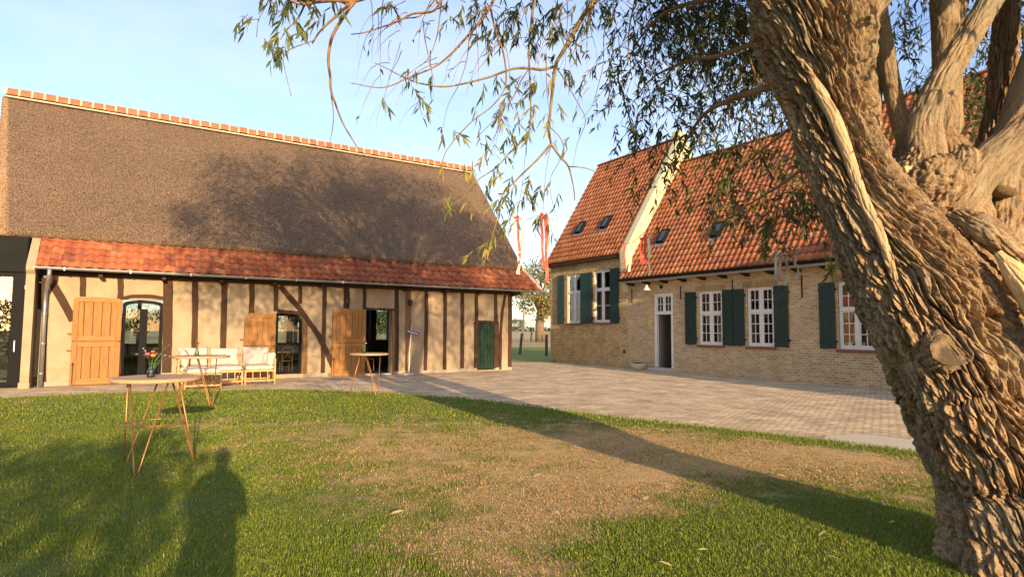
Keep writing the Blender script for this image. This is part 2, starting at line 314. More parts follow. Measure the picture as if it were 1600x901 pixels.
def bark_mat(name, c0, c1, c2, f):
    m = bpy.data.materials.new(name); m.use_nodes = True; n = m.node_tree.nodes; l = m.node_tree.links.new; b = n['Principled BSDF']; b.inputs['Roughness'].default_value = .95; b.inputs['Specular IOR Level'].default_value = .15
    at = n.new('ShaderNodeAttribute'); at.attribute_name = 'flow'; hs = []
    for (k, s_) in ((f, .13), (f * 2.7, .16), (f * 6, .5)):
        mp_ = n.new('ShaderNodeMapping'); mp_.inputs['Scale'].default_value = (k, k, k * s_); l(at.outputs['Vector'], mp_.inputs[0]); t = n.new('ShaderNodeTexNoise'); t.inputs['Scale'].default_value = 1; t.inputs['Detail'].default_value = 7; t.inputs['Roughness'].default_value = .68; t.inputs['Distortion'].default_value = .5; l(mp_.outputs[0], t.inputs[0]); hs.append(t)
    r = n.new('ShaderNodeValToRGB'); e = r.color_ramp.elements; e[0].position = .40; e[0].color = (*c0, 1); e[1].position = .62; e[1].color = (*c2, 1); x = e.new(.5); x.color = (*c1, 1)
    ad = n.new('ShaderNodeMath'); ad.operation = 'MULTIPLY_ADD'; l(hs[1].outputs[0], ad.inputs[0]); ad.inputs[1].default_value = .55; mu = n.new('ShaderNodeMath'); mu.operation = 'MULTIPLY'; mu.inputs[1].default_value = .45; l(hs[0].outputs[0], mu.inputs[0]); l(mu.outputs[0], ad.inputs[2]); l(ad.outputs[0], r.inputs[0]); fa = n.new('ShaderNodeMath'); fa.operation = 'MULTIPLY_ADD'; l(hs[2].outputs[0], fa.inputs[0]); fa.inputs[1].default_value = .42; fb_ = n.new('ShaderNodeMath'); fb_.operation = 'MULTIPLY_ADD'; fb_.inputs[1].default_value = .8; fb_.inputs[2].default_value = -.11; l(ad.outputs[0], fb_.inputs[0]); l(fb_.outputs[0], fa.inputs[2]); l(fa.outputs[0], r.inputs[0])
    g1 = n.new('ShaderNodeTexNoise'); g1.inputs['Scale'].default_value = 2.2; g1.inputs['Detail'].default_value = 9; g1.inputs['Roughness'].default_value = .72; l(at.outputs['Vector'], g1.inputs[0]); g2 = n.new('ShaderNodeMapRange'); g2.inputs[1].default_value = .46; g2.inputs[2].default_value = .72; g2.inputs[4].default_value = .7; l(g1.outputs[0], g2.inputs[0])
    gm = n.new('ShaderNodeMix'); gm.data_type = 'RGBA'; gm.inputs[7].default_value = (.25, .24, .17, 1); l(g2.outputs[0], gm.inputs[0]); l(r.outputs[0], gm.inputs[6]); l(gm.outputs[2], b.inputs['Base Color'])
    a2 = n.new('ShaderNodeMath'); a2.operation = 'MULTIPLY_ADD'; l(hs[2].outputs[0], a2.inputs[0]); a2.inputs[1].default_value = .35; l(ad.outputs[0], a2.inputs[2])
    bp = n.new('ShaderNodeBump'); bp.inputs['Strength'].default_value = 1; bp.inputs['Distance'].default_value = .5 / f; l(a2.outputs[0], bp.inputs['Height']); l(bp.outputs[0], b.inputs['Normal']); return m
M['bark'] = bark_mat('willow_bark', (.09, .050, .026), (.30, .19, .10), (.48, .34, .19), 15)
M['bark_smooth'] = bark_mat('willow_limb_bark', (.11, .075, .042), (.28, .195, .11), (.43, .315, .185), 24)
M['cutwood'] = mat('split_pale_wood', (.50, .30, .12), (.74, .53, .28), 6, .75, .6, 30, stretch=(4, 4, .4), dist=.01)
M['knotface'] = mat('knot_face', (.075, .052, .032), (.30, .21, .09), 9, .85, .9, 30, width=.12, mid=.60)
M['twig'] = mat('willow_twig', (.16, .075, .035), (.30, .17, .07), 6, .6)
M['twig_olive'] = mat('olive_twig', (.17, .115, .045), (.27, .19, .07), 6, .6)
M['leaf'] = attr_mat('willow_leaf', 'tint', .55, .32)
M['ribbon_red'] = mat('red_satin', (.60, .06, .04), (.70, .10, .06), 8, .5)
M['ribbon_pink'] = mat('pink_satin', (.70, .42, .36), (.78, .52, .46), 8, .5)
M['ribbon_cream'] = mat('cream_satin', (.72, .64, .42), (.82, .75, .54), 8, .5)
M['wire'] = mat('fence_wire', (.03, .05, .035), rough=.6)
M['post'] = mat('grey_fence_post', (.10, .09, .075), (.18, .16, .13), 9, .9)
M['bar_dark'] = mat('bar_front', (.05, .055, .055), (.07, .075, .075), 3, .6)

# ================================================================== SETTING: ground, paving, lawn
def sheet(name, poly, z, m):
    mb = MB(); mb.add([(x, y, z) for x, y in poly], [tuple(range(len(poly)))]); return tag(mb.build(name, m), kind='structure')
M['field'] = mat('meadow_ground', (.19, .21, .020), (.25, .24, .04), .35, .95, .5, 20)
M['stubble'] = mat('stubble_ground', (.34, .24, .10), (.52, .38, .18), .12, .95, .4, 4, stretch=(.3, 1, 1))
M['gravel'] = mat('gravel_ground', (.50, .42, .31), (.72, .61, .46), 38, .95, .8, 60)
M['pave'] = brick_mat('clinker_paving', (.92, .73, .50), (.60, .49, .36), (.48, .37, .23), .18, .088, .016, plane='xy', rot=R(-14), warp=.09, bump=1.0, vary=((.55, .50, .48), (1.32, 1.24, 1.1)))
sheet('ground', [(-900, -300), (900, -300), (900, 2500), (-900, 2500)], -.05, M['field'])
sheet('stubble_field', [(-300, 58), (300, 58), (500, 1500), (-500, 1500)], -.03, M['stubble'])
sheet('pavement', [(-34, -14), (24, -14), (24, 30.6), (-34, 30.6)], 0, M['pave'])
EX = np.array([-22, -18, -14, -11.41, -9.98, -8.13, -5.86, -3.21, -.72, 1.26, 3.21, 4.7, 5.35, 6.4, 9, 14.])
EY = np.array([-6, 4, 10.6, 13.57, 14.6, 15.47, 15.94, 15.29, 13.9, 11.86, 10.16, 8.94, 8.2, 7.0, 3.6, -8])
def edge_y(x):
    xs = np.linspace(-22, 14, 400); ys = np.interp(xs, EX, EY); k = np.ones(15) / 15; ys = np.convolve(np.pad(ys, 7, mode='edge'), k, 'valid')
    return np.interp(x, xs, ys)
gp = [(x, float(edge_y(x)) + .02) for x in np.linspace(4.6, 7.2, 12)]
sheet('gravel_strip', gp + [(8.2, 6.9), (6.9, 8.2), (5.6, 9.6), (4.9, 9.5)], .004, M['gravel'])

def _g(u, v): p = ground(u, v); return p.x, p.y
PATCH = []
for (u, v, r, a) in [(960, 725, 2.0, 1.0), (820, 790, 1.3, .9), (900, 860, 1.0, .8), (1010, 690, 1.8, .8), (720, 690, 1.9, .7), (600, 730, 1.0, .55), (1370, 745, .7, 1.0), (1270, 715, 1.0, .8),
                     (1150, 712, 1.2, .8), (1000, 790, .7, .9), (470, 668, 1.2, .75), (320, 662, .8, .8), (350, 700, .6, .4), (560, 690, 1.2, .6), (640, 850, .5, .35), (760, 880, .4, .6), (1400, 715, .6, .9), (20, 700, .6, .5), (290, 730, .5, .5), (530, 790, .4, .35),
                     (1060, 850, .8, -1.3), (1250, 840, 1.0, -1.0), (1150, 880, .8, -1.2), (1390, 850, .9, -1.0), (1200, 775, .6, -.3), (1380, 700, .5, -.4), (100, 720, 2.6, -.7), (150, 850, 1.8, -.5), (430, 880, 1.0, -.35), (560, 640, 2.4, -.35), (300, 635, 2.5, -.5), (830, 650, .8, -.3), (1130, 690, .5, -.4), (990, 880, .4, -.8), (1320, 700, .5, -.4)]:
    PATCH.append((*_g(u, v), r, a))
def dryness(x, y):
    P = np.stack([x, y, np.zeros_like(x)], 1)
    d = .12 + 0 * x
    for (px, py, r, a) in PATCH: d = d + .67 * a * np.exp(-((x - px) ** 2 + (y - py) ** 2) / (2 * (r * .75) ** 2))
    d = d + .75 * fbm(P * np.array([.9, 1.3, 1]), 5) + .35 * fbm(P * 5 + 9, 3)
    e = edge_y(x) - y; d = d - 1.2 * np.exp(-(e / .55) ** 2)
    d = d + .75 * fbm(P * 2.3 + 3, 4) + .8 * fbm(P * 6 + 5, 3); return .86 * np.clip((d - .12) / 1.0, 0, 1)
# lawn soil sheet, fine near the camera
gx = np.linspace(-22, 14, 361); ty = np.linspace(0, 1, 240); X, T = np.meshgrid(gx, ty); Y = -16 + (edge_y(X) + 16) * (1 - (1 - T) ** 1.0)
x, y = X.ravel(), Y.ravel(); zz = .02 + .018 * fbm(np.stack([x * .8, y * .8, 0 * x], 1), 3); zz[-361:] = .002
dr = dryness(x, y)[:, None]; nz = .85 + .35 * fbm(np.stack([x * 9, y * 9, 0 * x], 1), 2)[:, None]
LC = (np.array([.12, .15, .03]) * (1 - dr) + np.array([.78, .49, .22]) * dr) * nz
i = np.arange(239 * 361).reshape(239, 361)[:, :-1].ravel(); q = np.stack([i, i + 1, i + 362, i + 361], 1)
M['lawn'] = attr_mat('lawn_soil', 'tint', .95, bump=.8, bscale=45)
tag(np_mesh('lawn', np.stack([x, y, zz], 1), [q], M['lawn'], smooth=True, colors=LC), kind='structure')
# grass blades: denser and finer near the camera
def blades(n, ylo, yhi, wid, hgt, seed):
    r = np.random.default_rng(seed); y = r.uniform(ylo, yhi, n); x = r.uniform(-.9, .9, n) * (y + .4) + r.normal(0, .05, n)
    k = (y < edge_y(x) + r.normal(0, .035, n)) & (x > -14) & (((x - 3.53) ** 2 + (y - 4.18) ** 2) > .50 ** 2); x, y = x[k], y[k]; n = len(x)
    d = dryness(x, y); d2 = np.clip(d + r.normal(0, .10, n), 0, 1)
    e = edge_y(x) - y; lush = 1 + .7 * np.exp(-(e / .35) ** 2)
    keep = r.random(n) < (1.0 - .08 * d); x, y, d, d2, lush = x[keep], y[keep], d[keep], d2[keep], lush[keep]; n = len(x)
    h = hgt * r.uniform(.55, 1.35, n) * (1 - .32 * d) * lush * (1 + .35 * fbm(np.stack([x * 1.7, y * 1.7, 0 * x], 1), 2)); az = r.uniform(0, 2 * np.pi, n); lean = r.uniform(.25, .95, n) + .7 * d
    w = wid * r.uniform(.7, 1.3, n); D = np.stack([np.cos(az), np.sin(az)], 1); S = np.stack([-D[:, 1], D[:, 0]], 1); B = np.stack([x, y], 1)
    z0 = np.full(n, .012)
    def lay(f, dd, ww): return np.concatenate([B + D * (h * lean * dd)[:, None] + S * (w * ww)[:, None], (z0 + h * f)[:, None]], 1)
    V = np.stack([lay(0, 0, .5), lay(0, 0, -.5), lay(.62, .3, .38), lay(.62, .3, -.38), lay(1 - .25, .95, 0)], 1); V[:, 4, 2] = z0 + h * (1 - .3 * np.clip(lean, 0, 1.4))
    i = np.arange(n) * 5; q = np.stack([i, i + 1, i + 3, i + 2], 1); t = np.stack([i + 2, i + 3, i + 4], 1)
    g = np.array([.20, .285, .028]) * (1 - .35 * r.random((n, 1))) + np.array([.12, .09, .012]) * r.random((n, 1)); s = np.array([.72, .485, .23]) * r.uniform(.55, 1.1, (n, 1))
    c = np.where(r.random((n, 1)) < d2[:, None] * .95, s, g)
    return V.reshape(-1, 3), q, t, np.repeat(c, 5, 0)
M['blade'] = attr_mat('grass_blade', 'tint', .6, .35)
VV, QQ, TT, CC = [], [], [], []; o = 0
for a in ((230000, 2.6, 6.0, .0052, .031, 1), (190000, 6.0, 10.0, .0075, .034, 2), (130000, 10.0, 16.6, .012, .040, 3)):
    V, q, t, c = blades(*a); VV.append(V); QQ.append(q + o); TT.append(t + o); CC.append(c); o += len(V)
tag(np_mesh('lawn_grass', np.concatenate(VV), [np.concatenate(QQ), np.concatenate(TT)], M['blade'], colors=np.concatenate(CC)), 'short mown lawn grass with dry straw patches in front of the barn', 'grass', kind='stuff')

# ================================================================== THATCHED BARN
P0 = Vector((-6.12248, 20.60793, 0)); A1 = R(32.3)
D1 = Vector((math.cos(A1), math.sin(A1), 0)); N1 = Vector((math.sin(A1), -math.cos(A1), 0))
barn = thing('thatched_barn', 'long barn with thatched roof, red tile lean-to eave and dark timber framing', 'barn', P0, A1)
def B(u, v, off=0.0):                               # photo pixel -> (s, z) on the plane `off` metres in front of the barn wall
    p = onplane(u, v, P0 + N1 * off, N1); return (p - P0).dot(D1), p.z
M['plinth'] = mat('grey_plinth', (.26, .22, .17), (.38, .33, .25), 5, .9, .4, 40)
# wall
GD = (-6.06, -5.02, .05, 2.42); W2 = (-1.84, -.98, .12, 2.12); OD = (1.17, 2.12, .03, 2.30); SD = (5.66, 6.44, .04, 1.92)
mb = MB(); wall_grid(mb, -7.9, 7.25, 0, 3.62, [GD, W2, OD, SD], 0, .28); mb.build('wall', M['plaster'], barn)
mb = MB(); mb.box(7.0, 7.25, .28, 9.0, 0, 4.0); mb.build('side_wall', M['plaster'], barn); mb = MB(); mb.box(-7.9, -7.65, .28, 9.0, 0, 4.0); mb.build('side_wall', M['plaster'], barn)
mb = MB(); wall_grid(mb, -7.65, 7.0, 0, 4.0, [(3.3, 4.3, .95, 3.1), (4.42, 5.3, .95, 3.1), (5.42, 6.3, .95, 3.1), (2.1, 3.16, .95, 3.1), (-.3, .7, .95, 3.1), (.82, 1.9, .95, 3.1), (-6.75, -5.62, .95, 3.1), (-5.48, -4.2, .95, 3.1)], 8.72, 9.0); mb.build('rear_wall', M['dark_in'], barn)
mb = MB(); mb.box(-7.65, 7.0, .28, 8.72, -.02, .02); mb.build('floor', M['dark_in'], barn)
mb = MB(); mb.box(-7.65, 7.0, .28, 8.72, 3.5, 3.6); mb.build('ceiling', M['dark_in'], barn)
mb = MB()
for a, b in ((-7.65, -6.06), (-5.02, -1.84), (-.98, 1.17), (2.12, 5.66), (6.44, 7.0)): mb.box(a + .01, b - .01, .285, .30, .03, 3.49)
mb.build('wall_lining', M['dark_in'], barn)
mb = MB()
for a, b in ((-7.9, -6.1), (-4.98, -1.9), (-.92, 1.12), (2.18, 5.62), (6.48, 7.25)): mb.bbox(a, b, -.035, 0, 0, .13, .01)
mb.build('plinth', M['plinth'], barn)
# timber frame
def post(ut, vt, ub, vb, wpx, m='timber', name='timber_post', seed=0, off=.02, y0=-.028):
    a, b = B(ut, vt, off), B(ub, vb, off); w = abs(B(ut + wpx, vt, off)[0] - a[0]) if name != 'timber_brace' else .17
    mb = MB(); mb.strip([(b[0], max(b[1], .10)), ((a[0] + b[0]) / 2 + .012, (a[1] + b[1]) / 2), (a[0], min(a[1], 3.12))], w, y0 - .002 * (seed % 7), .05, seed); return mb.build(name, M[m], barn)
for k, t in enumerate([(69, 440, 68, 598, 8), (129, 430, 129, 463, 9.5), (188, 434, 188, 466, 9.5), (263, 432, 260, 582, 15), (305, 440, 303, 580, 9.5), (351, 440, 347, 580, 9.5), (393, 440, 393, 492, 8.5), (431, 444, 431, 486, 7),
                       (507.5, 447, 504, 584, 6.5), (541.5, 446, 541, 482, 9), (569.5, 448, 569.5, 483, 5), (620, 450, 619.5, 582, 6), (666.5, 452, 664.5, 580, 5.2), (695.5, 454, 694.5, 579, 5), (722.5, 455, 722, 578, 5.6), (744.5, 456, 744.5, 578, 5), (774.5, 457, 774.5, 577, 5), (797, 458, 796.5, 578, 5.5), (469, 447, 469, 474, 6)]):
    post(t[0], t[1] - 6, t[2], t[3], t[4], seed=k)
post(638, 446, 637, 580, 8.5, 'timber_pale', seed=31); post(476, 494, 476, 583, 7.5, 'timber_pale', 'door_jamb', seed=32); post(614.8, 484, 614.5, 585, 5, 'timber_pale', 'door_jamb', seed=33); post(187, 470, 186, 585, 6, 'timber', 'door_jamb', seed=34)
post(742.5, 503, 742.5, 577, 4, 'timber', 'door_jamb', seed=35); post(777.5, 503, 777.5, 577, 4, 'timber', 'door_jamb', seed=36)
def brace(px, seed, w=.17):
    mb = MB(); mb.strip([B(u, v, .05) for u, v in px], w, -.055, .03, seed, .012); mb.build('timber_brace', M['timber_h'], barn)
brace([(76, 431), (95, 465), (114, 500)], 41, .19); brace([(438, 447), (470, 484), (497, 522), (511, 550), (521, 574)], 42, .17); brace([(791, 457), (785.5, 485), (783, 520), (782, 577)], 43, .10)
def lintel(px, seed, w=.10):
    mb = MB(); mb.strip([B(u, v, .03) for u, v in px], w, -.042, .05, seed); mb.build('door_lintel', M['timber_h'], barn)
lintel([(187, 467), (205, 462.5), (238, 463), (257, 466)], 51, .10); lintel([(434, 486), (468, 489)], 52, .12); lintel([(571, 482), (616, 484)], 53, .08); lintel([(743, 502), (778, 503)], 54, .09)
mb = MB(); mb.strip([(-7.9, 3.1), (0, 3.1), (7.6, 3.1)], .13, -.10, -.005, 55); mb.build('wall_plate', M['timber_h'], barn)
for k in range(10):
    mb = MB(); s_ = -6.6 + 1.53 * k; mb.bbox(s_ - .05, s_ + .05, -.50, 0, 2.99 + .01 * (k % 3), 3.08, .01); mb.build('rafter_end', M['timber_h'], barn)
# thatch
def roof_loft():
    prof = [(.42, 3.98), (.20, 3.96), (-.30, 4.06), (-.50, 4.13), (-.56, 4.22), (-.50, 4.33)]   # (outward -> negative inward y), i.e. y
    prof = [(.6, 4.06), (.32, 4.05), (.22, 4.07), (.175, 4.14), (.19, 4.24)] + [(.19 + (4.6 - .19) * t, 4.24 + (9.25 - 4.24) * t) for t in np.linspace(0, 1, 52)[1:]] + [(4.6 + 4.5 * t, 9.25 - 5.1 * t) for t in np.linspace(0, 1, 14)[1:]] + [(8.9, 4.0)]
    P = np.array(prof); n = len(P); ns = 150; V = []; c = np.array([4.6, 5.6])
    z = P[:, 1]; left = -8.62 - .9 * (z - 4.2) / 5.0; right = 7.72 - .05 * (z - 4.2) / 5
    secs = []
    for a in np.linspace(90, 8, 7):                       # rounded left end, bulging most at the eave
        k = math.cos(R(a)); bul = .55 - .35 * np.clip((z - 4.2) / 5, 0, 1); secs.append((left - bul * math.sin(R(a)), .9 + .1 * (1 - (1 - k) ** 2) if a < 89 else .86))
    for t in np.linspace(0, 1, ns): secs.append((left + (right - left) * t, 1.0))
    for a in np.linspace(15, 90, 5): secs.append((right + .22 * math.sin(R(a)), 1 - .035 * (1 - math.cos(R(a)))))
    for s_, k in secs: q = c + (P - c) * k; V.append(np.stack([s_, q[:, 0], q[:, 1]], 1))
    V = np.array(V); m_ = len(secs); F_ = V.reshape(-1, 3)
    d = .035 * fbm(F_ * np.array([1.1, 1.1, 1.1]), 3) + .012 * perlin(F_ * 6); F_[:, 1] -= d * .7; F_[:, 2] += d * .7
    i = (np.arange(m_ - 1)[:, None] * n + np.arange(n - 1)[None]).ravel(); q = np.stack([i, i + n, i + n + 1, i + 1], 1)
    t = fbm(F_ * np.array([.6, .6, .6]), 4)[:, None]; tint = np.array([1.0, .97, .95]) * (1 + .22 * t); cap = (np.arange(m_) < 6).repeat(n)[:, None]; tint = np.where(cap, tint * np.array([1.9, 1.75, 1.5]), tint)
    bot = np.stack([np.arange(m_ - 1) * n, np.arange(m_ - 1) * n + n - 1, np.arange(1, m_) * n + n - 1, np.arange(1, m_) * n], 1)
    return F_, [q, bot, np.arange(n)[None, ::-1], (np.arange(n) + (m_ - 1) * n)[None]], tint
M['thatch'] = mat('reed_thatch', (.026, .019, .015), (.315, .212, .128), 34, .95, 1.0, 46, attr='tint', detail=7, width=.19, mid=.51, dist=.06, bdetail=7, stretch=(1, .5, .5))
V, pl, tint = roof_loft(); thatch = np_mesh('thatch_roof', V, pl, M['thatch'], barn, True, tint)
# ridge tiles and mortar
def halfpipe(mb, x0, x1, r, y, z, n=12, squash=1.15):
    vs = [(x, y - r * math.cos(math.pi * k / n), z + r * squash * math.sin(math.pi * k / n)) for x in (x0, x1) for k in range(n + 1)]
    mb.add(vs, [(k, k + 1, n + 2 + k, n + 1 + k) for k in range(n)] + [tuple(range(n + 1)), tuple(range(n + 1, 2 * n + 2))[::-1]])
tl = MB(); mo = MB(); s0, s1, nt_ = -9.6, 7.72, 52; st = (s1 - s0) / nt_
for k in range(nt_):
    a = s0 + k * st; halfpipe(tl, a + .028, a + st - .02, .235 + .006 * math.sin(k * 7), 4.6, 9.20 + .012 * math.sin(k * 3.1)); halfpipe(mo, a - .025, a + .033, .247, 4.6, 9.20 + .01 * math.sin(k * 5))
halfpipe(mo, s1 - .04, s1 + .05, .24, 4.6, 9.2); mo.box(s0 - .02, s1 + .04, 4.345, 4.46, 9.105, 9.155); mo.box(s0 - .02, s1 + .04, 4.74, 4.855, 9.105, 9.155)
rt = tl.build('ridge_tiles', M['ridge_clay'], thatch); mo.build('ridge_mortar', M['mortar'], thatch)
# lean-to pantiles
BP = [(.50, .16, .07), (.48, .145, .06), (.53, .18, .08), (.45, .13, .06), (.41, .115, .055), (.52, .21, .10), (.37, .12, .07)]
U = np.array([0, 1.02, .96]); U /= np.linalg.norm(U); Nn = np.array([0, -U[2], U[1]])
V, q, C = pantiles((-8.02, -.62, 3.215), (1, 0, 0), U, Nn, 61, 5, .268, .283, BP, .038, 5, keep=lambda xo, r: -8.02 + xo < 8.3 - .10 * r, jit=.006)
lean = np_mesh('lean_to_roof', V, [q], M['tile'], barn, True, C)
mb = MB(); mb.add([(-8.0, -.6, 3.19), (8.15, -.6, 3.19), (7.75, .5, 4.2), (-8.0, .5, 4.2), (-8.0, -.6, 3.13), (8.15, -.6, 3.13), (7.75, .5, 4.14), (-8.0, .5, 4.14)], [(0, 1, 2, 3), (7, 6, 5, 4), (0, 4, 5, 1), (1, 5, 6, 2), (3, 7, 4, 0)]); mb.build('roof_deck', M['timber_h'], barn)
mb = MB(); mb.tube([(8.27, -.62, 3.25), (8.1, -.1, 3.77), (7.92, .40, 4.24)], [.06, .065, .07], 8); mb.build('verge_mortar', M['mortar'], lean)
# gutter, downpipe
mb = MB(); n = 8; xs = np.linspace(-8.04, 8.42, 40); vs = []; fs = []
for x_ in xs:
    for rr in (.062, .054):
        for k in range(n + 1): a = math.pi * k / n; vs.append((x_, -.665 + rr * math.cos(a), 3.20 - rr * math.sin(a) * 1.1))
w_ = 2 * (n + 1)
for j in range(len(xs) - 1):
    for k in range(n): fs += [(j * w_ + k, j * w_ + k + 1, (j + 1) * w_ + k + 1, (j + 1) * w_ + k), (j * w_ + n + 2 + k, j * w_ + n + 1 + k, (j + 1) * w_ + n + 1 + k, (j + 1) * w_ + n + 2 + k)]
    fs += [(j * w_ + n, j * w_ + w_ - 1, (j + 1) * w_ + w_ - 1, (j + 1) * w_ + n), (j * w_ + n + 1, j * w_, (j + 1) * w_, (j + 1) * w_ + n + 1)]
mb.add(vs, fs); mb.box(8.415, 8.422, -.73, -.60, 3.13, 3.205); mb.box(-8.047, -8.04, -.73, -.60, 3.13, 3.205)
gut = mb.build('gutter', M['zinc'], barn)
for k in range(11):
    mb = MB(); s_ = -7.4 + 1.5 * k; mb.box(s_ - .015, s_ + .015, -.738, -.59, 3.122, 3.21); mb.build('gutter_bracket', M['zinc'], gut)
mb = MB(); mb.tube([(-7.72, -.665, 3.15), (-7.72, -.66, 3.0), (-7.75, -.55, 2.84), (-7.80, -.26, 2.62), (-7.82, -.16, 2.5), (-7.82, -.15, 2.2), (-7.82, -.15, .02)], [.052] * 7, 14)
dp = mb.build('downpipe', M['zinc'], barn, True)
for z_ in (.35, 1.15, 1.95):
    mb = MB(); mb.tube([(-7.82, -.15, z_), (-7.82, -.15, z_ + .04)], .062, 14); mb.box(-7.84, -7.80, -.10, 0, z_ + .005, z_ + .035); mb.build('pipe_clamp', M['zinc'], dp)
# short side wing wall at the left end of the lean-to
mb = MB(); pr = [(-.50, 0), (-.50, 3.0), (-.62, 3.10), (-.62, 3.22), (.36, 4.16), (.36, 0)]
vs = [(x_, y_, z_) for x_ in (-8.22, -8.03) for y_, z_ in pr]; mb.add(vs, [tuple(range(6)), tuple(range(6, 12))[::-1]] + [(k, (k + 1) % 6, (k + 1) % 6 + 6, k + 6) for k in range(6)]); mb.bbox(-8.25, -8.01, -.53, -.3, 0, .16); mb.build('wing_wall', M['plaster'], barn)
# glazed doors
def glazed(x0, x1, z0, z1, y, arch=0.0, chamfer=0.0, name='glass_door', mull=True):
    fw = .085; mb = MB(); P = [(x0, z0), (x1, z0)]
    top = [(x1, z1 - (chamfer or arch))] + ([(x1 - chamfer * .8, z1)] if chamfer else [((x0 + x1) / 2 + (x1 - x0) / 2 * math.cos(R(a)), z1 - arch + arch * math.sin(R(a))) for a in (30, 60, 90, 120, 150)] if arch else [(x1, z1)]) + [(x0, z1 - arch) if arch else (x0, z1)]
    out = P + top; cx, cz = (x0 + x1) / 2, (z0 + z1) / 2
    inn = [(cx + (px - cx) * (1 - 2 * fw / (x1 - x0)), cz + (pz - cz) * (1 - 2 * fw / (z1 - z0))) for px, pz in out]; n = len(out); vs = [(px, y, pz) for px, pz in out] + [(px, y, pz) for px, pz in inn] + [(px, y + .07, pz) for px, pz in out] + [(px, y + .07, pz) for px, pz in inn]
    fs = []
    for k in range(n): j = (k + 1) % n; fs += [(k, j, n + j, n + k), (2 * n + j, 2 * n + k, 3 * n + k, 3 * n + j), (n + k, n + j, 3 * n + j, 3 * n + k), (j, k, 2 * n + k, 2 * n + j)]
    mb.add(vs, fs); d = mb.build(name, M['anth'], barn)
    g = MB(); g.add([(px, y + .03, pz) for px, pz in inn], [tuple(range(n))]); g.build('pane', M['glass_dark'], d); return d
gd = glazed(GD[0] + .01, GD[1] - .01, .06, 2.41, .10, arch=.10); mb = MB(); mb.bbox(-5.62, -5.42, .085, .16, .15, 2.15, .01); mb.build('mullion', M['anth'], gd)
glazed(W2[0] + .01, W2[1] - .01, .13, 2.11, .10, chamfer=.26, name='glass_window')
# open doorway: threshold; closed green plank door
mb = MB(); mb.bbox(1.15, 2.14, -.05, .3, .0, .035, .008); mb.build('threshold', M['concrete'], barn)
mb = MB(); nb = 5; bw_ = (SD[1] - SD[0] - .04) / nb
for k in range(nb): mb.bbox(SD[0] + .02 + k * bw_ + .003, SD[0] + .02 + (k + 1) * bw_ - .003, .03, .07, .06, 1.90, .008)
pd = mb.build('plank_door', M['barn_green'], barn); mb = MB(); mb.bbox(6.30, 6.36, -.0, .03, .95, 1.12, .008); mb.tube([(6.33, .0, 1.05), (6.33, -.04, 1.05), (6.24, -.045, 1.05)], .009, 6); mb.build('handle', M['iron'], pd)
# oak door leaves folded back against the wall
def leaf(x0, x1, z0, z1, cut='', tilt=.0):
    y0 = -.13; st = .13; d = MB(); zm = z0 + (z1 - z0) * .49
    nb = 5; bw_ = (x1 - x0 - .1) / nb
    for k in range(nb):
        a = x0 + .05 + k * bw_; b = a + bw_ - .010; zt = z1 - .03
        if cut == 'L' and k == 0: zt = z1 - .15
        d.bbox(a, b, y0 + .032, y0 + .055, z0 + .02, zt, .006)
    lf = d.build('door_leaf', M['oak'], barn)
    top = .06 if cut == 'arch' else 0
    for q in ((x0, x0 + st, z0, zm - .012), (x1 - st, x1, z0, zm - .012), (x1 - st, x1, zm + .012, z1 - top), (x0, x0 + st, zm + .012, z1 - (.20 if cut == 'L' else top))):
        f_ = MB(); f_.bbox(q[0], q[1], y0, y0 + .07, q[2], q[3], .008); f_.build('door_stile', M['oak'], lf)
    for a, b in ((z0, z0 + .17), (zm - .15, zm - .012), (zm + .012, zm + .16)): h = MB(); h.bbox(x0 + st + .002, x1 - st - .002, y0 + .003, y0 + .067, a, b, .008); h.build('door_rail', M['oak_h'], lf)
    h = MB()
    if cut == 'L': h.prism([(x0 + .01, z1 - .20), (x0 + .14, z1), (x1 - st - .002, z1), (x1 - st - .002, z1 - .14), (x0 + st + .04, z1 - .14), (x0 + st, z1 - .22)], y0 + .002, y0 + .066)
    else:
        n_ = 9; tp = [(x0 + (x1 - x0) * k / n_, z1 - top + top * math.sin(math.pi * k / n_)) for k in range(n_ + 1)]; h.prism([(x1 - .001, z1 - .14), (x0 + .001, z1 - .14)] + tp, y0 - .003, y0 + .066)
    h.build('door_rail', M['oak_h'], lf)
    for z_ in (zm + .22, zm - .24):
        p = MB(); p.bbox(x0 - .11, x0 + .02, y0 + .02, y0 + .055, z_ - .022, z_ + .022, .008); p.build('hinge_peg', M['oak_h'], lf)
    i_ = MB(); i_.tube([(x0 + .06, y0 - .012, z0 + .04), (x0 + .06, y0 - .012, z0 + .62)], .011, 6); i_.bbox(x0 + .035, x0 + .085, y0 - .02, y0, z0 + .52, z0 + .60, .005); i_.build('bolt', M['iron'], lf); return lf
leaf(-7.20, -6.06, .02, 2.46, 'arch'); leaf(-2.80, -1.86, .03, 2.10, 'L'); leaf(-.03, 1.12, .02, 2.29)
# round iron wall lamps
for (u, v) in ((543, 470), (667.5, 474.5)):
    s_, z_ = B(u - (24 if u > 600 else 0) * 0 - (26.5 if u > 600 else 0), v - (0 if u < 600 else 2), .1); mb = MB(); mb.tube([(s_, 0, z_), (s_, -.10, z_)], .03, 8); mb.tube([(s_, -.08, z_ - .10), (s_, -.085, z_ + .10)], [.085, .085], 14); mb.tube([(s_, -.09, z_ - .12), (s_, -.09, z_ - .09)], [.06, .085], 14); mb.build('wall_lamp', M['iron'], barn, False)
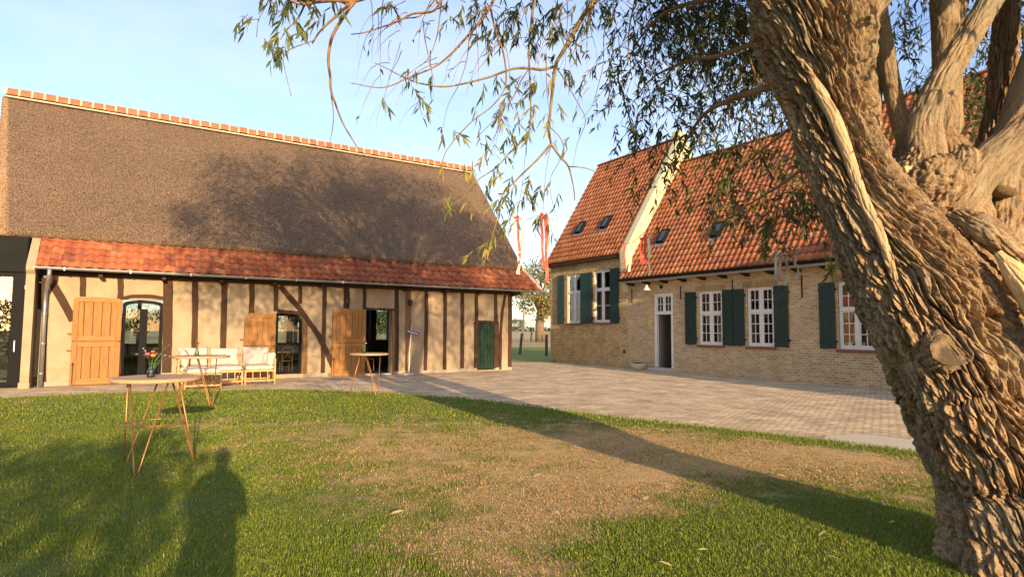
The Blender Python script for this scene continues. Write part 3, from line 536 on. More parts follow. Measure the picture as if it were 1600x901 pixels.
# rear glazing
mb = MB()
for a, b in ((3.3, 4.3), (4.42, 5.3), (5.42, 6.3), (2.1, 3.16), (-.3, .7), (.82, 1.9), (-6.75, -5.62), (-5.48, -4.2)): mb.add([(a, 8.85, .95), (b, 8.85, .95), (b, 8.85, 3.1), (a, 8.85, 3.1)], [(0, 1, 2, 3)])
mb.build('rear_pane', M['glass'], barn)
for s_, y_, w_ in ((1.95, 3.2, .2), (3.05, 4.6, .26), (4.1, 8.5, .24), (-.4, 4.6, .22), (-3.6, 4.6, .22)):
    mb = MB(); mb.strip([(s_, .02), (s_ + .02, 2), (s_, 3.5)], w_, y_, y_ + w_, int(s_ * 10)); mb.build('inner_post', M['darkwood'], barn)

# ================================================================== GLASS ANNEX at the left end of the barn
ax = thing('glass_annex', 'dark grey flat roofed glass annex against the left end of the barn', 'annex', P0 + D1 * -8.24, A1)
mb = MB(); mb.bbox(-6, -.01, -.12, 4.0, 3.06, 4.02, .015); mb.build('fascia', M['anth'], ax)
mb = MB()
for a, b in ((-.30, -.02), (-1.75, -1.6), (-3.3, -3.15), (-4.9, -4.75), (-6, -5.85)): mb.bbox(a, b, -.06, .06, .04, 3.06, .008)
mb.bbox(-6, -.02, -.055, .055, .02, .16, .008); mb.bbox(-6, -.02, -.055, .055, 2.94, 3.055, .008); mb.build('frame', M['anth'], ax)
mb = MB(); mb.bbox(-.20, -.17, -.10, -.065, .95, 1.25, .005); mb.build('handle', M['zinc'], ax)
mb = MB(); mb.add([(-5.9, 0, .1), (-.1, 0, .1), (-.1, 0, 3.0), (-5.9, 0, 3.0)], [(0, 1, 2, 3)]); mb.build('pane', M['glass_mirror'], ax)
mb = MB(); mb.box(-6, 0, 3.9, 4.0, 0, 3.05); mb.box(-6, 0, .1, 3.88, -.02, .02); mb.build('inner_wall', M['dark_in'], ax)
mb = MB(); mb.bbox(-.02, .02, -.30, -.05, 2.60, 2.72, .01); mb.build('fascia_bracket', M['zinc'], ax)

# ================================================================== BRICK FARMHOUSE
H0 = Vector((5.73822, 25.40169, 0)); A2 = R(-57.7)
HX = Vector((math.cos(A2), math.sin(A2), 0)); HY = Vector((-math.sin(A2), math.cos(A2), 0))
house = thing('brick_farmhouse', 'yellow brick farmhouse with orange pantile roofs and dark green shutters', 'house', H0, A2)
def Hp(u, v, off=0.0):
    p = onplane(u, v, H0 - HY * off, HY); return (p - H0).dot(HX), p.z
WL = [(-5.54, -4.48, 1.96, 4.38), (-3.50, -2.34, 1.98, 4.42)]; WR = [(2.70, 3.78, 1.09, 3.13), (4.85, 5.89, 1.09, 3.15), (8.10, 9.18, 1.08, 3.15), (11.2, 12.28, 1.08, 3.15)]; DR = (.40, 1.40, .12, 3.14)
GX = -1.2
mb = MB(); wall_grid(mb, -6.98, GX - .001, 0, 5.08, WL, 0, .32); mb.box(-6.98, -6.68, .32, 6.8, 0, 5.0); wl_ = mb.build('old_wall', M['brick_old'], house)
mb = MB(); wall_grid(mb, GX + .001, 16.5, 0, 3.9, WR + [DR], .004, .32); mb.build('wall', M['brick'], house)
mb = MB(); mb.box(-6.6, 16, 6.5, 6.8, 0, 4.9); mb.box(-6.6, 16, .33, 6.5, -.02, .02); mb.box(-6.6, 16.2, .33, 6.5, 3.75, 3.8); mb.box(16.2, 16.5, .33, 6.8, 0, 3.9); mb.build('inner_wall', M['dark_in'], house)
# end gable triangle (far left) and the limewashed gable between the two roofs
def roofline(ey, ez, ry, rz): return [(ey, ez), (ry, rz), (2 * ry - ey, ez)]
mb = MB(); pr = [(-.10, 3.3), (-.27, 4.95), (-.27, 5.12), (3.4, 10.98), (3.7, 10.98), (7.1, 5.1), (7.1, 3.3)]
vs = [(x_, y_, z_) for x_ in (GX - .22, GX + .13) for y_, z_ in pr]; n = len(pr); mb.add(vs, [tuple(range(n)), tuple(range(n, 2 * n))[::-1]] + [(k, (k + 1) % n, (k + 1) % n + n, k + n) for k in range(n)])
mb.bbox(GX - .28, GX + .20, 3.15, 3.65, 10.85, 11.12, .03); gb = mb.build('gable_wall', M['plaster_gable'], house)
HPAL = [(.66, .24, .10), (.63, .22, .09), (.70, .28, .12), (.60, .20, .085), (.68, .31, .15), (.55, .20, .10)]
def roof(name, x0, x1, ey, ez, ry, rz, seed):
    U = np.array([0, ry - ey, rz - ez]); Ls = np.linalg.norm(U); U /= Ls; Nn = np.array([0, -U[2], U[1]]); w, L = .235, .30; nr = int(Ls / L); L = Ls / nr; nc = int((x1 - x0) / w)
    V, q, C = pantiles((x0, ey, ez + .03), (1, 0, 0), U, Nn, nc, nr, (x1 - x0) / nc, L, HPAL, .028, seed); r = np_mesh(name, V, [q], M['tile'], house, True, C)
    mb = MB(); mb.add([(x0, ey, ez), (x1, ey, ez), (x1, ry, rz), (x0, ry, rz), (x0, 2 * ry - ey, ez), (x1, 2 * ry - ey, ez)], [(0, 1, 2, 3), (3, 2, 5, 4), (0, 3, 4), (1, 5, 2), (0, 4, 5, 1)]); mb.build('roof_deck', M['sill'], r)
    mb = MB(); k = 0; a = x0
    while a < x1 - .05:
        b = min(a + .34, x1); vs = []; n = 8
        for xx, rr in ((a, .115), (b + .02, .128)):
            for j in range(n + 1): an = math.pi * j / n; vs.append((xx, ry - rr * math.cos(an), rz + .01 + rr * .8 * math.sin(an)))
        mb.add(vs, [(j, j + 1, n + 2 + j, n + 1 + j) for j in range(n)] + [tuple(range(n + 1)), tuple(range(n + 1, 2 * n + 2))]); a += .34
    mb.build('ridge_tiles', M['ridge_dark'], r); return r
M['ridge_dark'] = mat('weathered_ridge', (.20, .085, .045), (.34, .14, .07), 6, .85, .3, 30)
rl = roof('tall_roof', -7.12, GX - .20, -.25, 5.0, 3.4, 10.80, 21); rr_ = roof('roof', GX + .02, 16.6, -.50, 3.82, 3.4, 9.55, 22)
def roofwindow(u, v, ey, ez, ry, rz, parent):
    sl = Vector((0, ry - ey, rz - ez)).normalized(); nl = Vector((0, -sl.z, sl.y)); to = lambda q: HX * q.x + HY * q.y + Vector((0, 0, q.z))
    p = onplane(u, v, H0 + HY * ey + Vector((0, 0, ez)), to(nl)) - H0; c = Vector((p.dot(HX), p.dot(HY), p.z))
    Mx = Matrix.Translation(c) @ Matrix(((1, 0, 0), (0, sl.y, nl.y), (0, sl.z, nl.z))).to_4x4()
    mb = MB(); w, h = .22, .36
    for b in ((-w, -w + .07, -h, h), (w - .07, w, -h, h), (-w + .07, w - .07, -h, -h + .08), (-w + .07, w - .07, h - .08, h)): mb.bbox(*b, .03, .17, .01, Mx)
    o = mb.build('roof_window', M['anth'], parent); mb = MB(); mb.box(-w + .06, w - .06, -h + .07, h - .07, .13, .15, Mx); mb.build('pane', M['skylight'], o)
    mb = MB(); mb.box(-w - .05, w + .05, -h - .16, -h - .003, .05, .065, Mx); mb.build('flashing', M['zinc'], o)
M['door_paint'] = mat('grey_door_paint', (.16, .13, .10), (.22, .18, .14), 3, .5)
M['skylight'] = mat('skylight_glass', (.03, .035, .04), rough=.04, spec=.8)
for (u, v) in ((909, 357), (949, 349)): roofwindow(u, v, -.25, 5.0, 3.4, 10.80, rl)
for (u, v) in ((1038, 371), (1124, 361)): roofwindow(u, v, -.50, 3.82, 3.4, 9.55, rr_)
# eaves: fascia, gutter, soffit, rafter ends
mb = MB(); mb.bbox(-7.10, GX - .24, -.235, 0, 4.86, 4.99, .01); mb.build('fascia', M['timber_h'], house)
mb = MB(); mb.bbox(GX + .0, 16.6, -.47, 0, 3.66, 3.79, .01); mb.build('soffit', M['soffit'], house)
mb = MB(); mb.bbox(GX - .04, 16.6, -.575, -.475, 3.74, 3.83, .02); mb.build('gutter', M['anth'], house)
for k in range(18):
    mb = MB(); x_ = -.82 + .96 * k; mb.prism([(-.44, 3.62), (-.44, 3.655), (-.003, 3.655), (-.003, 3.54), (-.2, 3.56)], x_ - .05, x_ + .05)
    mb.v = [(q[1], q[0], q[2]) for q in mb.v]; mb.build('rafter_end', M['darkwood'], house)
mb = MB(); mb.bbox(-7.35, -7.0, -.2, .0, 4.55, 4.65, .01); mb.build('rafter_end', M['darkwood'], house)
# windows
def window(x0, x1, z0, z1, ups, lows, split, curtain=False, arch=True):
    y = .05; fw = .065; mb = MB(); xm = (x0 + x1) / 2
    for b in ((x0, x0 + fw, z0, z1), (x1 - fw, x1, z0, z1), (x0 + fw, x1 - fw, z1 - fw, z1), (x0 + fw, x1 - fw, z0, z0 + fw + .02), (xm - .05, xm + .05, z0 + fw + .02, z1 - fw)): mb.bbox(b[0] + .001, b[1] - .001, y, y + .11, b[2] + .001, b[3] - .001, .008)
    zs = z0 + (z1 - z0) * split
    for a, b in ((x0 + fw, xm - .05), (xm + .05, x1 - fw)):
        mb.bbox(a, b, y - .015, y + .08, zs - .045, zs + .045, .01)
        for (c, d, nr, nc) in ((z0 + fw + .02, zs - .045, *lows), (zs + .045, z1 - fw, *ups)):
            for e in ((a, a + .04, c, d), (b - .04, b, c, d), (a + .04, b - .04, c, c + .04), (a + .04, b - .04, d - .04, d)): mb.box(e[0], e[1], y + .02, y + .07, e[2], e[3])
            for i in range(1, nc): t = a + .04 + (b - a - .08) * i / nc; mb.box(t - .013, t + .013, y + .032, y + .058, c + .04, d - .04)
            for i in range(1, nr): t = c + .04 + (d - c - .08) * i / nr; mb.box(a + .04, b - .04, y + .03, y + .06, t - .013, t + .013)
    w = mb.build('window', M['white'], house)
    mb = MB(); mb.add([(x0 + fw, y + .045, z0 + fw), (x1 - fw, y + .045, z0 + fw), (x1 - fw, y + .045, z1 - fw), (x0 + fw, y + .045, z1 - fw)], [(0, 1, 2, 3)]); mb.build('pane', M['glass'], w)
    mb = MB(); mb.bbox(x0 - .08, x1 + .08, -.06, .12, z0 - .085, z0 - .003, .012); mb.build('sill', M['sill'], w)
    if curtain:
        mb = MB(); n = 40
        for (a, b) in ((x0 + .05, xm - .12), (xm + .12, x1 - .05)):
            vs = [(a + (b - a) * k / n, .36 + .025 * math.sin(k * 1.1 + x0), z_) for z_ in (z0, z1) for k in range(n + 1)]; mb.add(vs, [(k, k + 1, n + 2 + k, n + 1 + k) for k in range(n)])
        mb.build('curtain', M['curtain'], w)
    if arch:
        mb = MB(); mb.box(x0 - .16, x1 + .16, -.006, .004, z1 + .003, z1 + .213); mb.build('brick_arch', M['brick_arch'], house)
for k, w in enumerate(WL): window(*w, (1, 1), (2, 1), .63, True, False)
for w in WR: window(*w, (2, 2), (3, 2), .585)
def shutter(x0, x1, z0, z1, m='green', leaves=1):
    mb = MB(); y0 = -.075; n = 4 * leaves; w = (x1 - x0) / n
    for k in range(n): mb.bbox(x0 + k * w + .0015, x0 + (k + 1) * w - .0015, y0 + (.012 if leaves == 2 and k >= n // 2 else 0), y0 + .04 + (.012 if leaves == 2 and k >= n // 2 else 0), z0, z1, .006)
    s = mb.build('shutter', M[m], house)
    for z_ in (z0 + .22, z1 - .22):
        for a, b in ((x0 - .05, x0 + .02), (x1 - .02, x1 + .05)): mb = MB(); mb.bbox(a, b, y0 + .042, 0, z_ - .03, z_ + .03, .005); mb.build('hinge', M['iron'], s)
for a in ((2.07, 2.60, 1.10, 3.12), (3.83, 4.28, 1.10, 3.12), (4.30, 4.76, 1.10, 3.12), (5.93, 6.45, 1.10, 3.14), (7.52, 8.02, 1.10, 3.15), (9.24, 9.76, 1.10, 3.15), (10.6, 11.1, 1.1, 3.15), (12.36, 12.9, 1.1, 3.15), (-6.30, -5.74, 1.94, 4.39), (-4.44, -3.88, 1.95, 4.37), (-3.86, -3.56, 1.95, 4.37), (-2.30, -1.74, 1.95, 4.42)): shutter(*a)
# door
mb = MB(); x0, x1, z0, z1 = DR
for b in ((x0, x0 + .10, z0, z1), (x1 - .10, x1, z0, z1), (x0 + .10, x1 - .10, z1 - .10, z1), (x0 + .10, x1 - .10, 2.28, 2.38)): mb.bbox(b[0] + .001, b[1] - .001, -.02, .14, b[2], b[3] - .001, .01)
mb.box((x0 + x1) / 2 - .03, (x0 + x1) / 2 + .03, .02, .1, 2.38, z1 - .1)
for a, b in ((x0 + .10, (x0 + x1) / 2 - .03), ((x0 + x1) / 2 + .03, x1 - .10)):
    for e in ((a, a + .035, 2.38, z1 - .1), (b - .035, b, 2.38, z1 - .1), (a + .035, b - .035, 2.38, 2.42), (a + .035, b - .035, z1 - .14, z1 - .1)): mb.box(e[0], e[1], .03, .08, e[2], e[3])
    mb.box((a + b) / 2 - .012, (a + b) / 2 + .012, .04, .07, 2.42, z1 - .14); mb.box(a + .035, b - .035, .038, .072, (2.42 + z1 - .14) / 2 - .012, (2.42 + z1 - .14) / 2 + .012)
df = mb.build('door_frame', M['white'], house); mb = MB(); mb.add([(x0 + .1, .06, 2.38), (x1 - .1, .06, 2.38), (x1 - .1, .06, z1 - .1), (x0 + .1, .06, z1 - .1)], [(0, 1, 2, 3)]); mb.build('pane', M['glass'], df)
mb = MB(); mb.bbox(x0 + .10, x0 + .16, .16, .96, .13, 2.27, .01); mb.bbox(x0 + .16, x0 + .175, .25, .87, .35, 1.1, .01); mb.bbox(x0 + .16, x0 + .175, .25, .87, 1.3, 2.1, .01); od = mb.build('door', M['door_paint'], house)
mb = MB(); mb.tube([(x0 + .17, .88, 1.12), (x0 + .24, .88, 1.12), (x0 + .24, .76, 1.12)], .011, 6); mb.build('handle', M['iron'], od)
mb = MB(); mb.bbox(x0 - .12, x1 + .05, -.34, .30, 0, .10, .015); mb.build('door_step', M['concrete'], house)
# anchors, lamp, plaque, vent
for (u, v0, v1) in ((987, 452, 472), (1063, 447, 468), (1144, 437, 452), (1252, 430, 465)):
    s_, za = Hp(u, v0, .02); zb = Hp(u, v1, .02)[1]; mb = MB(); mb.bbox(s_ - .018, s_ + .018, -.03, .004, zb, za, .005); mb.build('wall_anchor', M['iron'], house)
mb = MB(); mb.tube([(.78, 0, 3.42), (.78, -.03, 3.42)], .08, 12); mb.tube([(.78, -.02, 3.42), (.72, -.14, 3.54), (.60, -.28, 3.62), (.45, -.38, 3.60), (.36, -.42, 3.5)], .012, 6); lp = mb.build('lamp', M['iron'], house, True)
mb = MB(); mb.lathe([(.035, .11), (.05, .08), (.06, .03), (.15, -.09), (.165, -.12), (.155, -.12), (.05, .02)], 20, (.36, -.42, 3.40)); mb.build('lamp_shade', M['enamel'], lp, True)
s_, z_ = .13, 1.97; mb = MB(); mb.bbox(s_ - .09, s_ + .09, -.02, .004, z_ - .17, z_ + .17, .02); pq = mb.build('plaque', M['yellow'], house)
mb = MB(); mb.tube([(s_, -.022, z_ + .02), (s_, -.024, z_ + .02)], .06, 16); mb.build('plaque_disc', M['concrete'], pq)
mb = MB(); s_, z_ = Hp(975, 549, .02); mb.bbox(s_ - .07, s_ + .07, -.012, .004, z_ - .08, z_ + .08, .006); mb.build('vent', M['iron'], house)
# neighbouring brick wing further right (its long evening shadow lies along the foot of the house wall)
wg = thing('brick_outbuilding', 'brick outbuilding beyond the willow at the far right of the yard', 'outbuilding', H0 + HX * 14.2, A2)
mb = MB(); mb.box(0, 5, -3.6, -.08, 0, 4.1); mb.build('wall', M['brick'], wg)
mb = MB(); vs = [(-.15, -3.8, 4.05), (5.2, -3.8, 4.05), (5.2, -.08, 4.05), (-.15, -.08, 4.05), (2.5, -3.8, 6.2), (2.5, -.08, 6.2)]; mb.add(vs, [(0, 1, 4), (1, 2, 5, 4), (2, 3, 5), (3, 0, 4, 5), (3, 2, 1, 0)]); mb.build('roof', M['ridge_dark'], wg)

# ================================================================== TREES
def leaf_mesh(P, D, Nn, L, W, droop=.18):
    """long willow leaves: base P, direction D, face normal Nn, length L, width W -> V, quads, tris (6 verts each)"""
    D = D / np.linalg.norm(D, axis=1)[:, None]; S = np.cross(D, Nn); S /= np.linalg.norm(S, axis=1)[:, None] + 1e-9; Nn = np.cross(S, D); n = len(P); L = np.broadcast_to(L, n); W = np.broadcast_to(W, n)
    def pt(f, w, d): return P + D * (L * f)[:, None] + S * (W * w)[:, None] - Nn * (L * d)[:, None] - np.array([0, 0, 1]) * (L * d * droop * 4)[:, None]
    V = np.stack([pt(0, 0, 0), pt(.32, .5, .0), pt(.32, -.5, .0), pt(.68, .38, .06), pt(.68, -.38, .06), pt(1, 0, .16)], 1).reshape(-1, 3)
    i = np.arange(n) * 6; return V, np.stack([i + 1, i + 2, i + 4, i + 3], 1), np.concatenate([np.stack([i, i + 2, i + 1], 1), np.stack([i + 3, i + 4, i + 5], 1)])
def rnd_dirs(n, r): v = r.normal(size=(n, 3)); return v / np.linalg.norm(v, axis=1)[:, None]
def leafy_tree(name, label, loc, h, rad, trunk_h, trunk_r, n, leaf, cols, seed, group=None, cat='tree', squash=1.0, low=.25):
    r = np.random.default_rng(seed); t = thing(name, label, cat, loc, 0, group); rn = random.Random(seed); mb = MB()
    mb.tube([(0, 0, -.1), (.02 * h * rn.uniform(-1, 1), 0, trunk_h * .6), (.03 * h * rn.uniform(-1, 1), 0, trunk_h), (0, 0, h * .75)], [trunk_r * 1.25, trunk_r, trunk_r * .95, trunk_r * .15], 10)
    for k in range(9): a = k * 2.4 + rn.random(); e = rn.uniform(.4, .85); mb.tube([(0, 0, trunk_h * rn.uniform(.85, 1.1)), (rad * .35 * math.cos(a), rad * .35 * math.sin(a), trunk_h + (h - trunk_h) * e * .5), (rad * .75 * math.cos(a), rad * .75 * math.sin(a), trunk_h + (h - trunk_h) * e)], [trunk_r * .4, trunk_r * .2, trunk_r * .05], 5)
    mb.build('trunk', M['bark_far'], t, True)
    nc = max(14, int(n / 60)); c = rnd_dirs(nc, r) * (r.uniform(.35, 1, nc) ** .5)[:, None]; cz = (h + trunk_h * (1 - low)) / 2; hz = (h - trunk_h * (1 - low)) / 2
    c = c * np.array([rad, rad, hz * squash]) * .86 + np.array([0, 0, cz]); idx = r.integers(0, nc, n); P = c[idx] + rnd_dirs(n, r) * (rad * .27 * r.uniform(.1, 1, n) ** .6)[:, None] * np.array([1, 1, .8])
    D = rnd_dirs(n, r); D[:, 2] -= .5; V, q, tr = leaf_mesh(P, D, rnd_dirs(n, r), leaf * r.uniform(.6, 1.4, n), leaf * .42)
    ci = (r.random(n) * .7 + .3 * (idx % 7) / 7); C = np.array(cols[0]) * (1 - ci[:, None]) + np.array(cols[1]) * ci[:, None]
    tag(np_mesh('crown', V, [q, tr], M['leaf'], t, colors=np.repeat(C, 6, 0)), kind='stuff'); return t
M['bark_far'] = mat('grey_bark', (.12, .085, .05), (.22, .16, .095), 5, .9, .6, 14)

# ------------------------------------------------------------------ the old willow on the right
WB = Vector((3.52, 4.2, 0))
willow = thing('willow_tree', 'huge old leaning willow with deeply furrowed bark at the right edge of the lawn', 'tree', WB)
def cr(pts, rad, n):
    P = np.array(pts, float); P = np.vstack([2 * P[0] - P[1], P, 2 * P[-1] - P[-2]]); r = np.array(rad, float); r = np.concatenate([[r[0]], r, [r[-1]]]); d = np.linalg.norm(np.diff(P, axis=0), axis=1); d[0] = d[1]; cum = np.concatenate([[0], np.cumsum(d)])
    s = np.linspace(cum[1], cum[-2], n); k = np.clip(np.searchsorted(cum, s, 'right') - 1, 1, len(P) - 3); t = ((s - cum[k]) / d[k])[:, None]
    def h(A): return .5 * (2 * A[k] + (A[k + 1] - A[k - 1]) * t + (2 * A[k - 1] - 5 * A[k] + 4 * A[k + 1] - A[k + 2]) * t ** 2 + (3 * A[k] - A[k - 1] - 3 * A[k + 1] + A[k + 2]) * t ** 3)
    return h(P), h(r[:, None])[:, 0], s - s[0]
def bark_loft(name, pts, rad, nr, na, amp, seed, m='bark', flare=0, lobe=.05, twist=.5, fr=(13.0, 1.25), parent=None, extra=None):
    P, r, s = cr(pts, rad, nr); T = np.gradient(P, axis=0); T /= np.linalg.norm(T, axis=1)[:, None]; U = np.zeros_like(P); u = np.array([1., 0, 0])
    for i in range(nr): u = u - T[i] * (u @ T[i]); u /= np.linalg.norm(u); U[i] = u
    Wv = np.cross(T, U); th = np.linspace(0, 2 * np.pi, na, endpoint=False); TH, S_ = np.meshgrid(th, s); Rr = np.repeat(r[:, None], na, 1); Rm = r.mean()
    tw = TH + twist * S_ + .25 * np.sin(S_ * 1.3 + seed); base = np.stack([np.cos(tw) * Rm, np.sin(tw) * Rm, S_], 2).reshape(-1, 3) + seed * 7.1
    lo = fbm(base * np.array([2.6, 2.6, .9]), 3).reshape(nr, na); Rr = Rr * (1 + lobe * 2.0 * lo)
    if flare: fz = np.exp(-np.clip(P[:, 2], 0, 9) / .32)[:, None]; Rr = Rr * (1 + flare * fz * (.5 + .6 * np.cos(TH * 5 + 1.0 + .6 * np.sin(TH * 2)) + .3 * np.cos(TH * 9)))
    wq = base + np.stack([fbm(base * 3.1, 2), fbm(base * 3.1 + 40, 2), fbm(base * np.array([3, 3, 1.5]) + 80, 2)], 1) * np.array([.05, .05, .04])
    a = np.abs(perlin(wq * np.array([fr[0], fr[0], fr[1]]))); b = np.abs(perlin(wq * np.array([fr[0] * 2.1, fr[0] * 2.1, fr[1] * 2.2]) + 31)); c_ = np.abs(perlin(base * np.array([fr[0] * .8, fr[0] * .8, fr[1] * 4.5]) + 77))
    if m == 'bark': F1, F2, ID = worley(wq * np.array([14, 14, 2.3]) * (fr[0] / 13)); a = np.minimum((F2 - F1) * .5, a * 1.25 + .012); pl = (ID - .5) * .26
    else: pl = 0
    big = np.clip(fbm(base * np.array([2.5, 2.5, .8]) + 15, 2) + .55, .15, 1.1)
    sm = lambda t: t * t * (3 - 2 * t)
    d = amp * .5 * pl * sm(np.clip(a / .115, 0, 1)) - amp * big * (1 - sm(np.clip(a / .115, 0, 1))) - amp * .45 * (1 - sm(np.clip(b / .13, 0, 1))) - amp * .16 * (1 - np.clip(c_ / .07, 0, 1)) + amp * .22 * fbm(wq * np.array([55, 55, 4.5]), 2) + amp * .35 * fbm(base * np.array([34, 34, 14]), 4) * 1.35
    if extra is not None: d = d + extra(P, U, Wv, TH, Rr).ravel()
    Rr = Rr + d.reshape(nr, na); V = P[:, None] + U[:, None] * (np.cos(TH) * Rr)[..., None] + Wv[:, None] * (np.sin(TH) * Rr)[..., None]
    i = np.arange(nr - 1)[:, None] * na; j = np.arange(na)[None]; k = (j + 1) % na; q = np.stack([(i + j), (i + k), (i + na + k), (i + na + j)], 2).reshape(-1, 4)
    V = V.reshape(-1, 3); o = np_mesh(name, V - np.array(WB), [q, np.arange(na)[None, ::-1], (np.arange(na) + (nr - 1) * na)[None]], M[m], parent or willow, True)
    o.data.attributes.new('flow', 'FLOAT_VECTOR', 'POINT').data.foreach_set('vector', (base + .35 * (wq - base)).astype(np.float32).ravel()); return o
T1 = [(3.536, 4.182, -0.228), (3.528, 4.182, 0.070), (3.502, 4.208, 0.325), (3.451, 4.250, 0.606), (3.349, 4.250, 0.869), (3.205, 4.250, 1.268), (3.015, 4.250, 1.668), (2.835, 4.250, 1.982), (2.603, 4.250, 2.382), (2.446, 4.250, 2.688), (2.335, 4.250, 3.002), (2.258, 4.250, 3.393), (2.165, 4.250, 3.886), (2.046, 4.292, 4.320), (1.910, 4.378, 4.830)]
TR = [0.544, 0.527, 0.484, 0.451, 0.463, 0.476, 0.463, 0.416, 0.331, 0.282, 0.274, 0.316, 0.410, 0.316, 0.214]
trunk = bark_loft('trunk', T1, TR, 860, 900, .068, 1, flare=.13, lobe=.055, twist=.42)
bark_loft('fork', [(3.336, 4.462, 1.005), (3.304, 4.462, 1.600), (3.185, 4.462, 2.195), (3.135, 4.462, 2.663), (3.151, 4.437, 2.960), (3.168, 4.420, 3.113)], [0.149, 0.425, 0.374, 0.323, 0.255, 0.136], 240, 300, .042, 2, twist=.3)
bark_loft('fork', [(3.528, 4.675, 0.750), (3.712, 4.803, 1.430), (3.840, 4.930, 2.025), (4.053, 5.015, 2.705), (4.222, 5.100, 3.470), (4.392, 5.185, 4.405), (4.45, 5.2, 5.6)], [.19, .44, .39, .27, .13, .10, .06], 260, 300, .042, 3, twist=-.3)
bark_loft('limb', [(3.033, 4.352, 2.578), (2.982, 4.292, 2.875), (2.967, 4.233, 3.147), (3.138, 4.182, 3.513), (3.391, 4.148, 3.937), (3.705, 4.122, 4.490), (3.917, 4.250, 5.510), (3.813, 4.420, 6.700)], [0.201, 0.156, 0.114, 0.092, 0.082, 0.080, 0.067, 0.042], 220, 150, .014, 4, 'bark_smooth', lobe=.05, fr=(16, 4))
bark_loft('limb', [(3.135, 4.292, 2.467), (3.294, 4.208, 2.723), (3.540, 4.122, 2.962), (3.863, 4.037, 3.217), (4.288, 3.910, 3.668), (4.882, 3.740, 4.560), (5.392, 3.655, 5.920)], [0.200, 0.151, 0.129, 0.120, 0.113, 0.095, 0.044], 240, 150, .014, 5, 'bark_smooth', lobe=.05, fr=(16, 4))
bark_loft('limb', [(2.720, 4.675, 2.195), (2.729, 4.717, 2.705), (2.720, 4.760, 3.215), (2.729, 4.803, 3.895), (2.762, 4.930, 5.000), (2.848, 5.100, 6.530)], [0.113, 0.088, 0.077, 0.073, 0.061, 0.031], 160, 70, .008, 6, 'bark_smooth', fr=(20, 6))
bark_loft('limb', [(2.860, 5.015, 2.280), (2.928, 5.058, 2.790), (3.080, 5.100, 3.215), (3.183, 5.143, 3.640), (3.200, 5.185, 4.405), (3.097, 5.270, 5.765)], [0.064, 0.060, 0.051, 0.047, 0.043, 0.025], 120, 50, .006, 7, 'bark_smooth', fr=(20, 6))
bark_loft('limb', [(3.309, 4.633, 2.450), (3.428, 4.675, 2.960), (3.488, 4.717, 3.470), (3.531, 4.760, 4.065), (3.548, 4.845, 5.510), (3.462, 4.930, 7.040)], [0.129, 0.107, 0.104, 0.100, 0.077, 0.039], 160, 80, .010, 8, 'bark_smooth', fr=(18, 5))
bark_loft('limb', [(3.355, 4.845, 2.450), (3.398, 4.972, 2.960), (3.313, 5.058, 3.470), (3.244, 5.100, 4.150), (3.185, 5.185, 5.680)], [0.100, 0.082, 0.074, 0.068, 0.034], 140, 70, .010, 9, 'bark_smooth', fr=(18, 5))
bark_loft('limb', [(3.820, 4.675, 2.705), (3.990, 4.717, 3.215), (4.245, 4.760, 3.810), (4.627, 4.760, 4.830), (4.967, 4.760, 6.360)], [0.126, 0.109, 0.101, 0.087, 0.037], 140, 80, .010, 10, 'bark_smooth', fr=(18, 5))
bark_loft('limb', [(3.620, 5.100, 2.705), (3.747, 5.185, 3.300), (3.935, 5.270, 3.980), (4.258, 5.440, 5.340), (4.428, 5.610, 6.615)], [0.085, 0.076, 0.072, 0.060, 0.034], 120, 60, .008, 11, 'bark_smooth', fr=(18, 5))
bark_loft('limb', [(2.090, 4.292, 3.435), (2.472, 4.208, 3.818), (2.685, 4.165, 4.200), (2.728, 4.165, 5.050), (2.472, 4.250, 6.410)], [0.164, 0.109, 0.096, 0.083, 0.038], 140, 90, .010, 12, 'bark_smooth', fr=(18, 5))
# knuckles where the willow was pollarded
for k, (x_, y_, z_, r_) in enumerate(((3.007, 4.216, 2.773, 0.145), (3.177, 4.182, 2.824, 0.128), (3.075, 4.165, 2.671, 0.111), (3.245, 4.250, 2.748, 0.111), (2.930, 4.250, 2.892, 0.093))):
    bark_loft('knuckle', [(x_ - .12, y_ + .10, z_ - .22), (x_ - .05, y_ + .03, z_ - .10), (x_, y_, z_), (x_ + .01, y_ + .02, z_ + r_ * .8)], [r_ * .9, r_ * 1.1, r_, r_ * .35], 80, 110, .04, 13 + k, lobe=.22, fr=(15, 7), parent=None)
bark_loft('stub', [(2.794, 4.233, 2.756), (2.930, 4.216, 2.782), (3.007, 4.224, 2.790)], [0.030, 0.029, 0.031], 40, 24, .004, 15, 'cutwood')
M['stripped'] = mat('stripped_willow_wood', (.34, .22, .11), (.56, .41, .23), 7, .85, .7, 34, stretch=(4, 4, .5), dist=.012)
